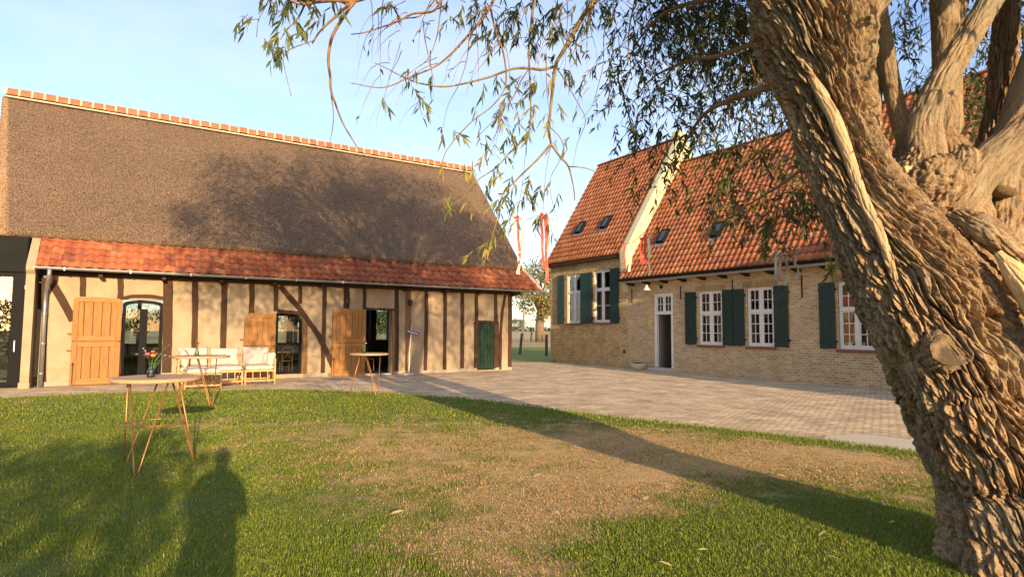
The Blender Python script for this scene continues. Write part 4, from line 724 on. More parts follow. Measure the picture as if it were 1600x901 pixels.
# torn limb showing pale wood, and the sawn knot
bark_loft('torn_limb', [(3.075, 3.791, 2.110), (3.143, 3.727, 1.957), (3.245, 3.689, 1.753), (3.347, 3.680, 1.558), (3.433, 3.706, 1.362), (3.503, 3.774, 1.158)], [0.025, 0.072, 0.089, 0.089, 0.076, 0.034], 200, 90, .014, 16, 'cutwood', lobe=.12, twist=0, fr=(16, 1.2))
bark_loft('bark_lip', [(2.973, 4.012, 2.407), (3.075, 3.893, 2.280), (3.177, 3.842, 2.161), (3.279, 3.825, 2.025), (3.381, 3.799, 1.872), (3.492, 3.791, 1.685), (3.585, 3.842, 1.472)], [0.060, 0.093, 0.089, 0.076, 0.060, 0.043, 0.025], 180, 90, .022, 17, fr=(16, 4))
bark_loft('bare_wood', [(2.05, 4.084, 3.42), (2.10, 4.039, 3.28), (2.22, 4.029, 3.01), (2.30, 4.029, 2.76), (2.37, 4.019, 2.51), (2.45, 3.984, 2.28), (2.52, 3.984, 2.05), (2.58, 4.004, 1.9)], [.012, .034, .042, .036, .034, .032, .026, .01], 200, 60, .010, 19, 'stripped', lobe=.06, twist=0, fr=(18, 1.2))
kn = bark_loft('knot', [(2.858, 4.135, 1.472), (2.832, 3.990, 1.490), (2.820, 3.893, 1.494), (2.817, 3.867, 1.495)], [.165, .160, .146, .132], 60, 120, .022, 18, lobe=.08, fr=(14, 8))
mb = MB(); c = Vector((2.816, 3.861, 1.495)) - WB; ax_ = Vector((-.08, -1, .1)).normalized(); e1 = ax_.cross(Vector((0, 0, 1))).normalized(); e2 = ax_.cross(e1)
rn = random.Random(5); vs = [c + ax_ * .006]; ring = []
for rr in (.04, .085, .124): vs += [c + ax_ * (.004 - .012 * (rr > .14)) + (e1 * math.cos(k * math.pi / 12) * 1.1 + e2 * math.sin(k * math.pi / 12) * .86) * rr * rn.uniform(.95, 1.05) + ax_ * rn.uniform(-.003, .003) for k in range(24)]
fs = [(0, 1 + k, 1 + (k + 1) % 24) for k in range(24)] + [(1 + a * 24 + k, 1 + a * 24 + 24 + k, 1 + a * 24 + 24 + (k + 1) % 24, 1 + a * 24 + (k + 1) % 24) for a in range(2) for k in range(24)]
mb.add(vs, fs); mb.build('knot_face', M['knotface'], kn)

# twigs and leaves
TW = {'twig': MB(), 'twig_olive': MB()}; LP, LD, LN, LL, LW, LCOL = [], [], [], [], [], []
rl_ = random.Random(21)
def branch(px, d0, d1, r0, r1, m='twig', sub=5):
    P = np.array([(u, v) for u, v in px], float); n = (len(P) - 1) * sub + 1; Q, _, s = cr(np.column_stack([P, np.zeros(len(P))]), np.ones(len(P)), n); pts = []; rad = []
    for i in range(n): t = i / (n - 1); pts.append(atY(Q[i, 0], Q[i, 1], d0 + (d1 - d0) * t + .05 * math.sin(i * .7 + px[0][0])) - WB); rad.append(r0 + (r1 - r0) * t)
    b_ = MB(); b_.tube(pts, rad, 6); b_.build('branch', M[m], willow, True); return pts
COLS = {'dark': ((.045, .070, .022), (.085, .115, .040)), 'mid': ((.07, .105, .030), (.14, .165, .055)), 'lit': ((.13, .16, .05), (.26, .25, .07)), 'yel': ((.26, .24, .05), (.40, .32, .08))}  # leaf colours; dark and lit have the shade and sunlight painted in
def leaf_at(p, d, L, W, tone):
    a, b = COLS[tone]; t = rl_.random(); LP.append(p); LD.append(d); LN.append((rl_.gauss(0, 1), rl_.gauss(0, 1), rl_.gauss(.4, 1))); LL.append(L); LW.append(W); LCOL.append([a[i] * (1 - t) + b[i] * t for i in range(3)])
def spray(u, v, dep, n=9, L=.085, tone='mid', direc=None, ln=.10, stem=True):
    """a short twig tip carrying a fan of leaves"""
    p = atY(u, v, dep); d = Vector(direc or (rl_.uniform(-.8, .5), rl_.uniform(-.5, .5), rl_.uniform(-1, -.2))).normalized(); pts = []
    for i in range(n):
        t = i / max(1, n - 1); q = p + d * ln * (t - .5) + Vector((0, 0, -.02 * t * t)); o_ = Vector((rl_.gauss(0, 1), rl_.gauss(0, 1), rl_.gauss(-.3, .8))).normalized(); dd = (d * (.55 + .5 * t) + o_ * .75 + Vector((0, 0, -.35))).normalized()
        leaf_at(q, dd, L * rl_.uniform(.65, 1.2), L * rl_.uniform(.15, .21), tone)
    if stem: TW['twig_olive'].tube([p - d * ln * .5 - WB, p - WB, p + d * ln * .5 - WB + Vector((0, 0, -.015))], [.0035, .003, .0018], 4)
def hanging(u, v, dep, ln, n, tone, L=.09, dx=None, thick=.0045):
    p = atY(u, v, dep); a = rl_.uniform(0, 6.28); d = Vector((math.cos(a) * .8 if dx is None else dx, math.sin(a) * .8, rl_.uniform(-.5, .15))).normalized(); pts = [p]; k = 7
    for i in range(k): d = (d + Vector((rl_.gauss(0, .12), rl_.gauss(0, .12), -.22))).normalized(); pts.append(pts[-1] + d * ln / k)
    TW['twig'].tube([q - WB for q in pts], [thick * (1 - .75 * i / k) for i in range(k + 1)], 4)
    for i in range(n):
        t = rl_.uniform(.15, 1) * k; j = min(int(t), k - 1); q = pts[j].lerp(pts[j + 1], t - j); dd = (pts[j + 1] - pts[j]).normalized(); o_ = Vector((rl_.gauss(0, 1), rl_.gauss(0, 1), rl_.gauss(0, 1))).normalized()
        leaf_at(q, (dd * .7 + o_ * .8 + Vector((0, 0, -.25))).normalized(), L * rl_.uniform(.6, 1.2), L * rl_.uniform(.17, .25), tone)
BR = [([(1000, -60), (960, -20), (928, 4), (913, 22), (890, 63), (877, 85), (868, 103), (863, 144), (858, 198), (861, 225)], 5.2, 5.0, .026, .010, 'twig_olive'),
      ([(861, 225), (875, 245), (888, 260), (896, 292), (898, 313)], 5.0, 5.0, .011, .004, 'twig_olive'), ([(861, 225), (840, 249), (810, 278), (784, 308), (776, 345), (768, 372)], 5.0, 4.9, .011, .004, 'twig_olive'), ([(888, 260), (912, 262), (930, 268)], 5, 5, .006, .003, 'twig_olive'),
      ([(870, 103), (847, 109), (827, 107), (800, 108), (760, 122), (702, 135), (670, 133), (640, 125), (600, 105), (585, 98)], 5.1, 4.6, .014, .003, 'twig_olive'),
      ([(836, -40), (834, 0), (827, 67), (827, 103), (829, 144), (829, 185), (826, 212)], 5.2, 5.1, .012, .006, 'twig_olive'), ([(826, 212), (800, 235), (775, 262), (748, 280), (742, 290), (720, 312), (703, 318)], 5.1, 4.9, .008, .003, 'twig_olive'),
      ([(790, -50), (766, 11), (733, 54), (688, 99), (640, 121), (598, 137), (549, 130)], 5.0, 4.4, .014, .003, 'twig'), ([(766, 11), (775, 52), (787, 85), (790, 133), (770, 165), (735, 192), (700, 232), (688, 262)], 5.0, 4.7, .009, .003, 'twig'),
      ([(715, -40), (690, 0), (676, 18), (645, 22), (620, 34), (574, 50), (549, 54)], 4.6, 4.3, .013, .004, 'twig'), ([(700, -30), (661, 22), (630, 30), (600, 46)], 4.7, 4.4, .008, .003, 'twig'),
      ([(640, -30), (560, 1), (526, 1), (493, 4), (476, 7), (460, 4), (440, -5)], 4.3, 4.0, .017, .008, 'twig'), ([(476, 8), (466, 28), (448, 47), (438, 62)], 4.1, 4.0, .008, .003, 'twig'),
      ([(556, 0), (540, 22), (521, 53), (515, 75), (513, 97), (516, 120), (517, 140), (524, 162), (536, 193), (558, 230)], 4.2, 4.1, .014, .004, 'twig'), ([(517, 143), (521, 186), (514, 232)], 4.1, 4.1, .005, .002, 'twig'),
      ([(551, 2), (526, 25), (501, 48), (488, 68)], 4.2, 4.1, .011, .006, 'twig'), ([(492, 63), (463, 73), (450, 80), (443, 93), (446, 113), (455, 150)], 4.1, 4.0, .004, .0018, 'twig'),
      ([(424, -10), (415, 10), (404, 32), (401, 58)], 4.0, 4.0, .004, .002, 'twig'), ([(405, 30), (392, 31), (380, 28)], 4, 4, .003, .002, 'twig'),
      ([(960, -30), (956, 38), (944, 58), (943, 95), (937, 126), (925, 165), (910, 185)], 5.4, 5.4, .006, .002, 'twig'), ([(995, -30), (992, 0), (983, 47), (981, 103)], 5.6, 5.5, .010, .005, 'twig'),
      ([(690, 0), (688, 20), (683, 55), (673, 85), (661, 100)], 4.6, 4.5, .006, .002, 'twig'), ([(733, 54), (730, 90), (718, 130), (700, 165), (692, 200)], 4.8, 4.7, .005, .002, 'twig'), ([(827, 107), (812, 130), (800, 155), (770, 190), (745, 215)], 5.1, 4.9, .006, .003, 'twig'),
      ([(868, 103), (885, 130), (905, 165), (915, 190), (902, 225), (895, 260)], 5.1, 5.0, .005, .002, 'twig'), ([(858, 198), (875, 215), (880, 240), (860, 280), (864, 320), (872, 345)], 5, 5, .004, .002, 'twig'),
      ([(1232, 137), (1205, 137), (1188, 140), (1146, 154), (1109, 172), (1086, 196), (1070, 225), (1052, 262)], 4.4, 6.3, .035, .006, 'twig'), ([(1200, 60), (1130, 85), (1080, 95), (1039, 110), (1011, 130), (990, 160)], 4.4, 6.4, .025, .005, 'twig'), ([(1190, -20), (1100, 0), (1040, 20), (1000, 60), (975, 110)], 4.5, 6.0, .03, .005, 'twig'),
      ([(1255, 262), (1225, 285), (1197, 303), (1150, 330), (1110, 345)], 4.5, 6.2, .016, .003, 'twig'), ([(1235, 200), (1190, 235), (1150, 270), (1120, 310)], 4.5, 6.0, .014, .003, 'twig'), ([(1240, 318), (1228, 352), (1226, 388)], 5.6, 5.6, .010, .004, 'twig'),
      ([(1146, 154), (1138, 185), (1150, 225), (1160, 262)], 5.8, 6.0, .006, .002, 'twig'), ([(1188, 140), (1170, 90), (1150, 45), (1110, 10), (1080, -20)], 5.3, 6.2, .012, .006, 'twig'),
      ([(768, 372), (765, 385), (757, 405), (752, 412)], 4.9, 4.9, .004, .002, 'twig_olive'), ([(768, 372), (748, 388), (733, 398)], 4.9, 4.9, .003, .002, 'twig_olive'),
      ([(800, 338), (810, 341), (824, 343), (840, 337), (858, 341), (866, 345)], 5.0, 5.0, .003, .002, 'twig'), ([(829, 185), (822, 230), (816, 290), (808, 338)], 5.1, 5.0, .003, .002, 'twig'), ([(861, 225), (853, 270), (850, 310), (848, 338)], 5.0, 5.0, .003, .002, 'twig')]
for b in BR: branch(*b)
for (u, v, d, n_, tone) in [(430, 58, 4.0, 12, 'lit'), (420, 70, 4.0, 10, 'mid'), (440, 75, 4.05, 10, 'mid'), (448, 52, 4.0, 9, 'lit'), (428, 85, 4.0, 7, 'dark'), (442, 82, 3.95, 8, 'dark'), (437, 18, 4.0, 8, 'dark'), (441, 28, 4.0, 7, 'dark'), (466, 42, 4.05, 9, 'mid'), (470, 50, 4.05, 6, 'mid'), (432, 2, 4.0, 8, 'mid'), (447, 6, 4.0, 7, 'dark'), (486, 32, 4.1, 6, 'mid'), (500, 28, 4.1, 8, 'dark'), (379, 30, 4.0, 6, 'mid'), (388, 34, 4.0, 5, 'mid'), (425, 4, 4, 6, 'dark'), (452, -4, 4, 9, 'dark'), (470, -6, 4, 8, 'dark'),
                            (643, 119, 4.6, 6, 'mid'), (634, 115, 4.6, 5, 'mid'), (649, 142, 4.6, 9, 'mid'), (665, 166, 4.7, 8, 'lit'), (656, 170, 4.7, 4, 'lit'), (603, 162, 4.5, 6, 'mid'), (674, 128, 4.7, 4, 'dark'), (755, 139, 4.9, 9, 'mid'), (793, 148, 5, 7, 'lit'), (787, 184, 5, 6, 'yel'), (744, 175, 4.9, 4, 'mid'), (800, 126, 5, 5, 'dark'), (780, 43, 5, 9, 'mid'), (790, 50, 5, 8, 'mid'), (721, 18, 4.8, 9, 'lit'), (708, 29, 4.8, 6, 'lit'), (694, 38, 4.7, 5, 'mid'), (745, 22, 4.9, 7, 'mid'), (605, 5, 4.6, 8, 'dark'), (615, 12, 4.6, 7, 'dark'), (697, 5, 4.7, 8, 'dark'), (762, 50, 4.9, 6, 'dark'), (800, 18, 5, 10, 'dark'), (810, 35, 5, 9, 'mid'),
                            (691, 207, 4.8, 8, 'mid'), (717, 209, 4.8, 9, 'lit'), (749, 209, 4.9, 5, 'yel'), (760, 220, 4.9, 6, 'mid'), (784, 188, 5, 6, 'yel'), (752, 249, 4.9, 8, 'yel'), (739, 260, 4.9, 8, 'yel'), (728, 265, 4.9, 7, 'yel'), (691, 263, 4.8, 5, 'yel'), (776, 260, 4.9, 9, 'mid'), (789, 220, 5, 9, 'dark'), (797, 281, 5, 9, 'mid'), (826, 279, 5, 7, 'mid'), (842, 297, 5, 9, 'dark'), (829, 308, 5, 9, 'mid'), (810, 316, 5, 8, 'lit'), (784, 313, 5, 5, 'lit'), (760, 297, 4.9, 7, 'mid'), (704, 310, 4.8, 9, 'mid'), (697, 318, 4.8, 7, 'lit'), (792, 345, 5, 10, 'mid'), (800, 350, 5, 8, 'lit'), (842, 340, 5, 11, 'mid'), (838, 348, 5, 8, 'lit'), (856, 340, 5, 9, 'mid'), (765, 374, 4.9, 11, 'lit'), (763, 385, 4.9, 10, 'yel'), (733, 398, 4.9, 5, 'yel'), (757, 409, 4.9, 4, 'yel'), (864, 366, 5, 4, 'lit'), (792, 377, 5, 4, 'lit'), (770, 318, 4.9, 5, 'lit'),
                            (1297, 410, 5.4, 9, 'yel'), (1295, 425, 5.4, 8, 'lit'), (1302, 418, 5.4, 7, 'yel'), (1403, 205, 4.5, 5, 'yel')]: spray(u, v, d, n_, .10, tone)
for k in range(46):          # drooping tips, many in the painted sunlit tone, around the hanging branch
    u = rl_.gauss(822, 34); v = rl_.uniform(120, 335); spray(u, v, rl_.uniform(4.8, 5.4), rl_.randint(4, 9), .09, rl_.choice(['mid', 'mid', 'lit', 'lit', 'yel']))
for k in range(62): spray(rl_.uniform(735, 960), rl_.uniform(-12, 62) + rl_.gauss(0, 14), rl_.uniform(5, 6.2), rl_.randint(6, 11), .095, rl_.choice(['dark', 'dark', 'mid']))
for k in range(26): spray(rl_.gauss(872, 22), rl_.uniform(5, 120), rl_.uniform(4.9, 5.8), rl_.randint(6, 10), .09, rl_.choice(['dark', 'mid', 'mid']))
def zone(n, test, umin, umax, vmin, vmax, dep, ln, nl, tones):
    k = 0
    while k < n:
        u, v = rl_.uniform(umin, umax), rl_.uniform(vmin, vmax)
        if not test(u, v): continue
        k += 1; hanging(u, v, rl_.uniform(*dep), rl_.uniform(*ln), rl_.randint(*nl), rl_.choice(tones), .095)
clump = lambda u, v, s: float(perlin(np.array([[u / s, v / s, 3.3]]))[0])
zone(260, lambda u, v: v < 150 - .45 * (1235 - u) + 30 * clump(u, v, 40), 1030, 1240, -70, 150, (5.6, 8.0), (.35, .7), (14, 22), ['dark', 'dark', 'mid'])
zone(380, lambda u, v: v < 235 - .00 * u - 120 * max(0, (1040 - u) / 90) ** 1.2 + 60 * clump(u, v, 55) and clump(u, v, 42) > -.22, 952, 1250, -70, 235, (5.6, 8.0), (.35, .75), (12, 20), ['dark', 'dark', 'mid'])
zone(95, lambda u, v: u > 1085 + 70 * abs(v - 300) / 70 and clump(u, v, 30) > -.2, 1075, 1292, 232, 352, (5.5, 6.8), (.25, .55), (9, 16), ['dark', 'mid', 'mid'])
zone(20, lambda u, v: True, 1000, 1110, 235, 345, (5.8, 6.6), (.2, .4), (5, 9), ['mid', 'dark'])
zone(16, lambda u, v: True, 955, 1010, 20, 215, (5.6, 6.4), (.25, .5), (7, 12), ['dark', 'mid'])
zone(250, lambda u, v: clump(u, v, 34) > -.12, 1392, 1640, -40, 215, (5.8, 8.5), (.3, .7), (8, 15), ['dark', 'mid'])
zone(26, lambda u, v: True, 420, 520, -60, -12, (3.9, 4.4), (.12, .3), (6, 10), ['dark', 'mid'])
for k in range(64):          # bare hanging twigs
    u, v = rl_.uniform(570, 940), rl_.uniform(-10, 190) * rl_.random(); hanging(u, v, rl_.uniform(4.4, 5.6), rl_.uniform(.35, .85), rl_.randint(0, 2), 'mid', .08, rl_.uniform(-.7, .2), .0038)
tag(TW['twig'].build('twigs', M['twig'], willow), kind='stuff'); tag(TW['twig_olive'].build('leafy_twigs', M['twig_olive'], willow), kind='stuff')
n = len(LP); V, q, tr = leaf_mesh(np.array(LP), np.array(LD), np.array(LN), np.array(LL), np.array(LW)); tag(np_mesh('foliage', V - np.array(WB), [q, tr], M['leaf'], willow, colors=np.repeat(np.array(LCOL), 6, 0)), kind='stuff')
# the crown high above the picture
r = np.random.default_rng(77); CC_ = np.array([2.7, 5.2, 8.3]); CR_ = np.array([7.2, 5.0, 4.9]); nc = 560
c = rnd_dirs(nc, r) * (r.uniform(.12, 1, nc) ** .42)[:, None] * CR_ + CC_; mb = MB()
for k in range(90):
    e = Vector(c[k]); s_ = Vector(random.choice([(2.05, 4.4, 4.8), (3.85, 4.2, 5.4), (3.0, 5.1, 6.2), (5.0, 3.8, 5), (3.6, 5.0, 6.5)])); m_ = s_.lerp(e, .5) + Vector((0, 0, .6)); qs = np.array([s_.lerp(m_, t) for t in (0, .25, .5, .75, 1)] + [m_.lerp(e, t) for t in (.25, .5, .75, 1)]); u1, v1, y1 = project(qs)
    if ((u1 > -30) & (u1 < 1630) & (v1 > -40) & (y1 > .1)).any(): continue
    mb.tube([s_ - WB, m_ - WB, e - WB], [.08, .05, .015], 5)
N_ = 78000; idx = r.integers(0, nc, N_); P = c[idx] + rnd_dirs(N_, r) * (.85 * r.uniform(0, 1, N_) ** .5)[:, None]; P[:, 2] -= .25 * r.random(N_)
D = rnd_dirs(N_, r); D[:, 2] -= .8; V, q, tr = leaf_mesh(P, D, rnd_dirs(N_, r), r.uniform(.12, .22, N_), r.uniform(.028, .042, N_)); uu, vv, yy = project(V); bad = ((uu > -40) & (uu < 1640) & (vv > -25) & (yy > .05)).reshape(-1, 6).any(1)
near = np.linalg.norm(P - np.array([0, 0, 1.6]), axis=1) < 2.0; ok = ~(bad | near); V = V.reshape(-1, 6, 3)[ok].reshape(-1, 3); m_ = ok.sum(); i = np.arange(m_) * 6
q = np.stack([i + 1, i + 2, i + 4, i + 3], 1); tr = np.concatenate([np.stack([i, i + 2, i + 1], 1), np.stack([i + 3, i + 4, i + 5], 1)]); t = r.random((m_, 1))
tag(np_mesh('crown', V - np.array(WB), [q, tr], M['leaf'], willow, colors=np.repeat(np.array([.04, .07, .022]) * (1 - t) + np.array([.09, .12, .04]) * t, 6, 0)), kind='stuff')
uu, vv, yy = project(np.array([tuple(Vector(x_) + WB) for x_ in mb.v])); tag(mb.build('crown_branches', M['bark_far'], willow, True), kind='stuff')

# ================================================================== FURNITURE
def bl(s, o, z=0): return P0 + D1 * s + N1 * o + Vector((0, 0, z))
def bar_table(loc, rz, label, r=.53, h=1.05):
    t = thing('bar_table', label, 'bar table', loc, rz, 'round bar tables'); mb = MB(); mb.lathe([(r - .012, h - .045), (r, h - .035), (r, h - .008), (r - .012, h), (.01, h)], 48); mb.build('tabletop', M['table_wood'], t)
    for k in range(3):
        a = k * 2.094 + .5; e = Vector((math.cos(a), math.sin(a), 0)); s = Vector((-e.y, e.x, 0)); f = e * .44; mb = MB(); w = .20
        mb.tube([e * .20 + s * w + Vector((0, 0, h - .05)), f * .98 + s * .022 + Vector((0, 0, .03)), f + Vector((0, 0, .006)), f * .98 - s * .022 + Vector((0, 0, .03)), e * .20 - s * w + Vector((0, 0, h - .05))], .0095, 7)
        mb.tube([e * .20 + s * (w + .02) + Vector((0, 0, h - .05)), e * .20 - s * (w + .02) + Vector((0, 0, h - .05))], .009, 6); mb.build('hairpin_leg', M['brass'], t, True)
    mb = MB(); pts = [(.315 * math.cos(k * math.pi / 12), .315 * math.sin(k * math.pi / 12), .50) for k in range(25)]; mb.tube(pts, .007, 6); mb.build('ring', M['brass'], t, True); return t
p1, p2, p3 = ground(238, 728), ground(312, 637), ground(575, 617)
bar_table(p1, .2, 'large pale round bar table nearest the camera on bronze hairpin legs, with roses', .47, 1.03)
bar_table(p2, 1.0, 'round bar table on hairpin legs in front of the cream sofa, with pink gladiolus')
bar_table(p3, .75, 'round bar table on hairpin legs near the open barn doorway', .47, 1.02)
for k, (c1, c2) in enumerate((((.70, .16, .14), (.82, .30, .26)), ((.74, .32, .06), (.82, .46, .14)), ((.55, .03, .09), (.68, .08, .16)), ((.10, .02, .05), (.22, .05, .12)), ((.55, .55, .62), (.75, .72, .74)))): M['fl%d' % k] = mat('petals_%s' % 'coral peach pink plum white'.split()[k], c1, c2, 60, .7)
M['stem'] = mat('flower_stem', (.05, .10, .03), (.10, .17, .05), 20, .7)
def bloom(mb, c, r, rn):
    for ring, (rr, nn, tl) in enumerate(((1, 7, .15), (.75, 6, .5), (.45, 5, .85))):
        for k in range(nn):
            a = k * 6.283 / nn + ring * .5 + rn.uniform(-.15, .15); e = Vector((math.cos(a), math.sin(a), 0)); s = Vector((-e.y, e.x, 0)); u = Vector((0, 0, 1)); b = c + e * r * .12; m_ = c + e * r * rr * .62 + u * r * tl * .55; t_ = c + e * r * rr + u * r * tl * .75
            mb.add([b - s * r * .14, b + s * r * .14, m_ + s * r * .36, t_ + s * r * .22, t_ - s * r * .22, m_ - s * r * .36], [(0, 1, 2, 5), (5, 2, 3, 4)])
def vase(loc, label, kind, h=.15):
    t = thing('flower_vase', label, 'vase', loc); rn = random.Random(kind); mb = MB(); mb.lathe([(.03, 0), (.042, .012), (.044, .06), (.036, .09), (.024, .115), (.024, .14), (.029, .15)], 18); mb.build('bottle', M['clearglass'], t, True)
    mb = MB(); mb.lathe([(.02, .004), (.039, .012), (.040, .05), (.01, .055)], 16); mb.build('water', M['glass'], t, True)
    heads = {1: [(-.05, 0, .25, .062, 'fl0'), (.03, -.02, .235, .062, 'fl1'), (-.01, .04, .28, .05, 'fl0'), (-.09, .02, .30, .022, 'fl4'), (-.10, 0, .33, .018, 'fl4'), (.12, .02, .30, .02, 'fl3'), (.15, 0, .34, .018, 'fl2'), (.14, .03, .25, .02, 'fl4'), (.19, .01, .38, .014, 'fl2'), (.20, .02, .24, .016, 'fl4')],
             2: [(-.01, 0, .20, .045, 'fl2'), (.02, .01, .235, .04, 'fl2'), (-.02, .01, .27, .034, 'fl2'), (.0, 0, .31, .026, 'fl2'), (.0, .01, .35, .018, 'fl2'), (-.015, 0, .38, .014, 'stem')], 3: [(.0, 0, .26, .05, 'fl3'), (-.03, .01, .22, .04, 'fl3'), (.03, 0, .23, .045, 'fl4'), (.02, .01, .30, .035, 'fl3')]}[kind]
    s = MB()
    for (x_, y_, z_, r_, m_) in heads: s.tube([(0, 0, .02), (x_ * .3, y_ * .3, z_ * .6), (x_, y_, z_)], .0035, 5)
    for k in range(7): a = rn.uniform(0, 6.28); z_ = rn.uniform(.17, .26); e = Vector((math.cos(a), math.sin(a), .3)); c = Vector((0, 0, z_)); w = Vector((-e.y, e.x, 0)) * .016; s.add([c, c + e * .05 + w, c + e * .10, c + e * .05 - w], [(0, 1, 2, 3)])
    s.build('stems', M['stem'], t)
    for (x_, y_, z_, r_, m_) in heads: b = MB(); bloom(b, Vector((x_, y_, z_)), r_ * .85, rn); b.build('flower', M[m_], t)
    return t
vase((p1.x - .02, p1.y - .08, 1.03), 'glass bottle vase with coral and peach roses on the nearest bar table', 1)
vase((p2.x - .08, p2.y - .05, 1.05), 'glass bottle vase with pink gladiolus on the bar table by the sofa', 2)
vase((p3.x - .11, p3.y, 1.02), 'glass bottle vase with dark plum flowers on the bar table by the doorway', 3)
# bamboo lounge: modules and loose cushions
def module(s0, s1, o0, o1, label, back=False, arm=None, z=.42):
    c = bl((s0 + s1) / 2, (o0 + o1) / 2); t = thing('lounge_seat', label, 'lounge seat', c, A1, 'bamboo lounge modules'); w, d = (s1 - s0) / 2 - .02, (o1 - o0) / 2 - .02; r_ = .026
    for sx in (-1, 1):
        for sy in (-1, 1): mb = MB(); hi = (.88 if (back and sy > 0) else (.74 if arm == sx else z)); mb.tube([(sx * w, sy * d, 0), (sx * w, sy * d, hi)], r_, 8); mb.build('leg', M['bamboo'], t, True)
    mb = MB()
    for z_ in (.12, z - .03):
        for sy in (-1, 1): mb.tube([(-w, sy * d, z_), (w, sy * d, z_)], .021, 7)
        for sx in (-1, 1): mb.tube([(sx * w, -d, z_), (sx * w, d, z_)], .021, 7)
    for k in range(1, 4): mb.tube([(-w + 2 * w * k / 4, -d, .12), (-w + 2 * w * k / 4, -d, z - .03)], .012, 6)
    for k in range(8): mb.box(-w + .02, w - .02, -d + 2 * d * (k + .2) / 8, -d + 2 * d * (k + .8) / 8, z - .012, z + .002)
    mb.build('seat_frame', M['bamboo'], t)
    if back:
        mb = MB()
        for z_ in (.52, .86): mb.tube([(-w, d, z_), (w, d, z_)], .021, 7)
        for k in range(1, 12): mb.tube([(-w + 2 * w * k / 12, d, .52), (-w + 2 * w * k / 12, d, .86)], .011, 5)
        mb.build('backrest', M['bamboo'], t, True)
    if arm:
        mb = MB()
        for z_ in (.50, .73): mb.tube([(arm * w, -d, z_), (arm * w, d, z_)], .021, 7)
        for k in range(1, 10): mb.tube([(arm * w, -d + 2 * d * k / 10, .42), (arm * w, -d + 2 * d * k / 10, .73)], .012, 5)
        mb.build('armrest', M['bamboo'], t, True)
    return t
module(-3.05, -2.22, 1.30, 2.16, 'right hand bamboo lounge seat with armrest beside the oak window leaf', True, 1)
module(-3.90, -3.09, 1.30, 2.16, 'middle bamboo lounge seat between the chaise and the armrest seat', True)
module(-4.72, -3.94, 1.30, 2.16, 'left corner bamboo lounge seat with slatted side towards the glass door', True, -1)
module(-4.62, -3.75, 2.22, 3.15, 'low bamboo footstool seat nearest the lawn in front of the corner seat')
def pillow(name, label, c, w, h, t, M_, seed, power=4, wr=.012):
    rn = random.Random(seed); n = 22; mb = MB(); vs = []; fs = []
    for side in (1, -1):
        for i in range(n + 1):
            for j in range(n + 1):
                u, v = -1 + 2 * i / n, -1 + 2 * j / n; e = max(0, (1 - abs(u) ** power)) ** .5 * max(0, (1 - abs(v) ** power)) ** .5; pin = 1 - .07 * (abs(u) ** 2) * (1 - abs(v)) * 0 - .06 * (1 - u * u) * (abs(v) ** 6); pin2 = 1 - .06 * (1 - v * v) * (abs(u) ** 6)
                cr_ = wr * e * (math.sin(7 * u + 5 * v * v + seed) + .7 * math.sin(13 * v - 4 * u + seed * 2) * abs(u)); vs.append((u * w / 2 * pin2, side * t / 2 * e + cr_, v * h / 2 * pin))
    N1_ = (n + 1) ** 2
    for s_ in (0, 1):
        for i in range(n):
            for j in range(n): a = s_ * N1_ + i * (n + 1) + j; f = (a, a + n + 1, a + n + 2, a + 1); fs.append(f if s_ == 0 else f[::-1])
    mb.add(vs, fs); o = mb.build(name, M['fabric'], None, True); bm = bmesh.new(); bm.from_mesh(o.data); bmesh.ops.remove_doubles(bm, verts=bm.verts, dist=.0008); bm.to_mesh(o.data); bm.free(); o.matrix_world = M_; return tag(o, label, 'cushion', 'cream lounge cushions')
RB = Matrix.Rotation(A1, 4, 'Z')
def seatpad(s0, s1, o0, o1, label, seed): pillow('seat_cushion', label, None, s1 - s0, o1 - o0, .135, Matrix.Translation(bl((s0 + s1) / 2, (o0 + o1) / 2, .485)) @ RB @ Matrix.Rotation(-math.pi / 2, 4, 'X'), seed, 10, .004)
seatpad(-3.04, -2.26, 1.34, 2.17, 'flat cream seat pad on the right lounge seat', 1); seatpad(-3.89, -3.10, 1.34, 2.17, 'flat cream seat pad on the middle lounge seat', 2); seatpad(-4.68, -3.95, 1.34, 2.17, 'flat cream seat pad on the left corner seat', 3); seatpad(-4.61, -3.76, 2.23, 3.15, 'flat cream pad on the low footstool nearest the lawn', 4)
def backc(s, o, z, w, h, rz, tilt, label, seed): pillow('back_cushion', label, None, w, h, .24, Matrix.Translation(bl(s, o, z)) @ Matrix.Rotation(A1 + rz, 4, 'Z') @ Matrix.Rotation(tilt, 4, 'X'), seed, 3, .014)
backc(-2.66, 1.46, .80, .76, .56, 0, -.22, 'large crumpled back cushion on the right lounge seat', 5); backc(-2.36, 1.80, .72, .50, .40, -1.2, -.2, 'small cushion leaning on the right armrest of the lounge', 6)
backc(-3.50, 1.46, .79, .78, .52, .03, -.24, 'wide cream back cushion on the middle lounge seat', 7); backc(-4.32, 1.46, .80, .78, .54, -.04, -.22, 'cream back cushion on the left corner seat behind the gladiolus', 8); backc(-4.56, 1.85, .78, .62, .50, 1.5, -.2, 'cream cushion against the slatted side of the corner seat', 9)
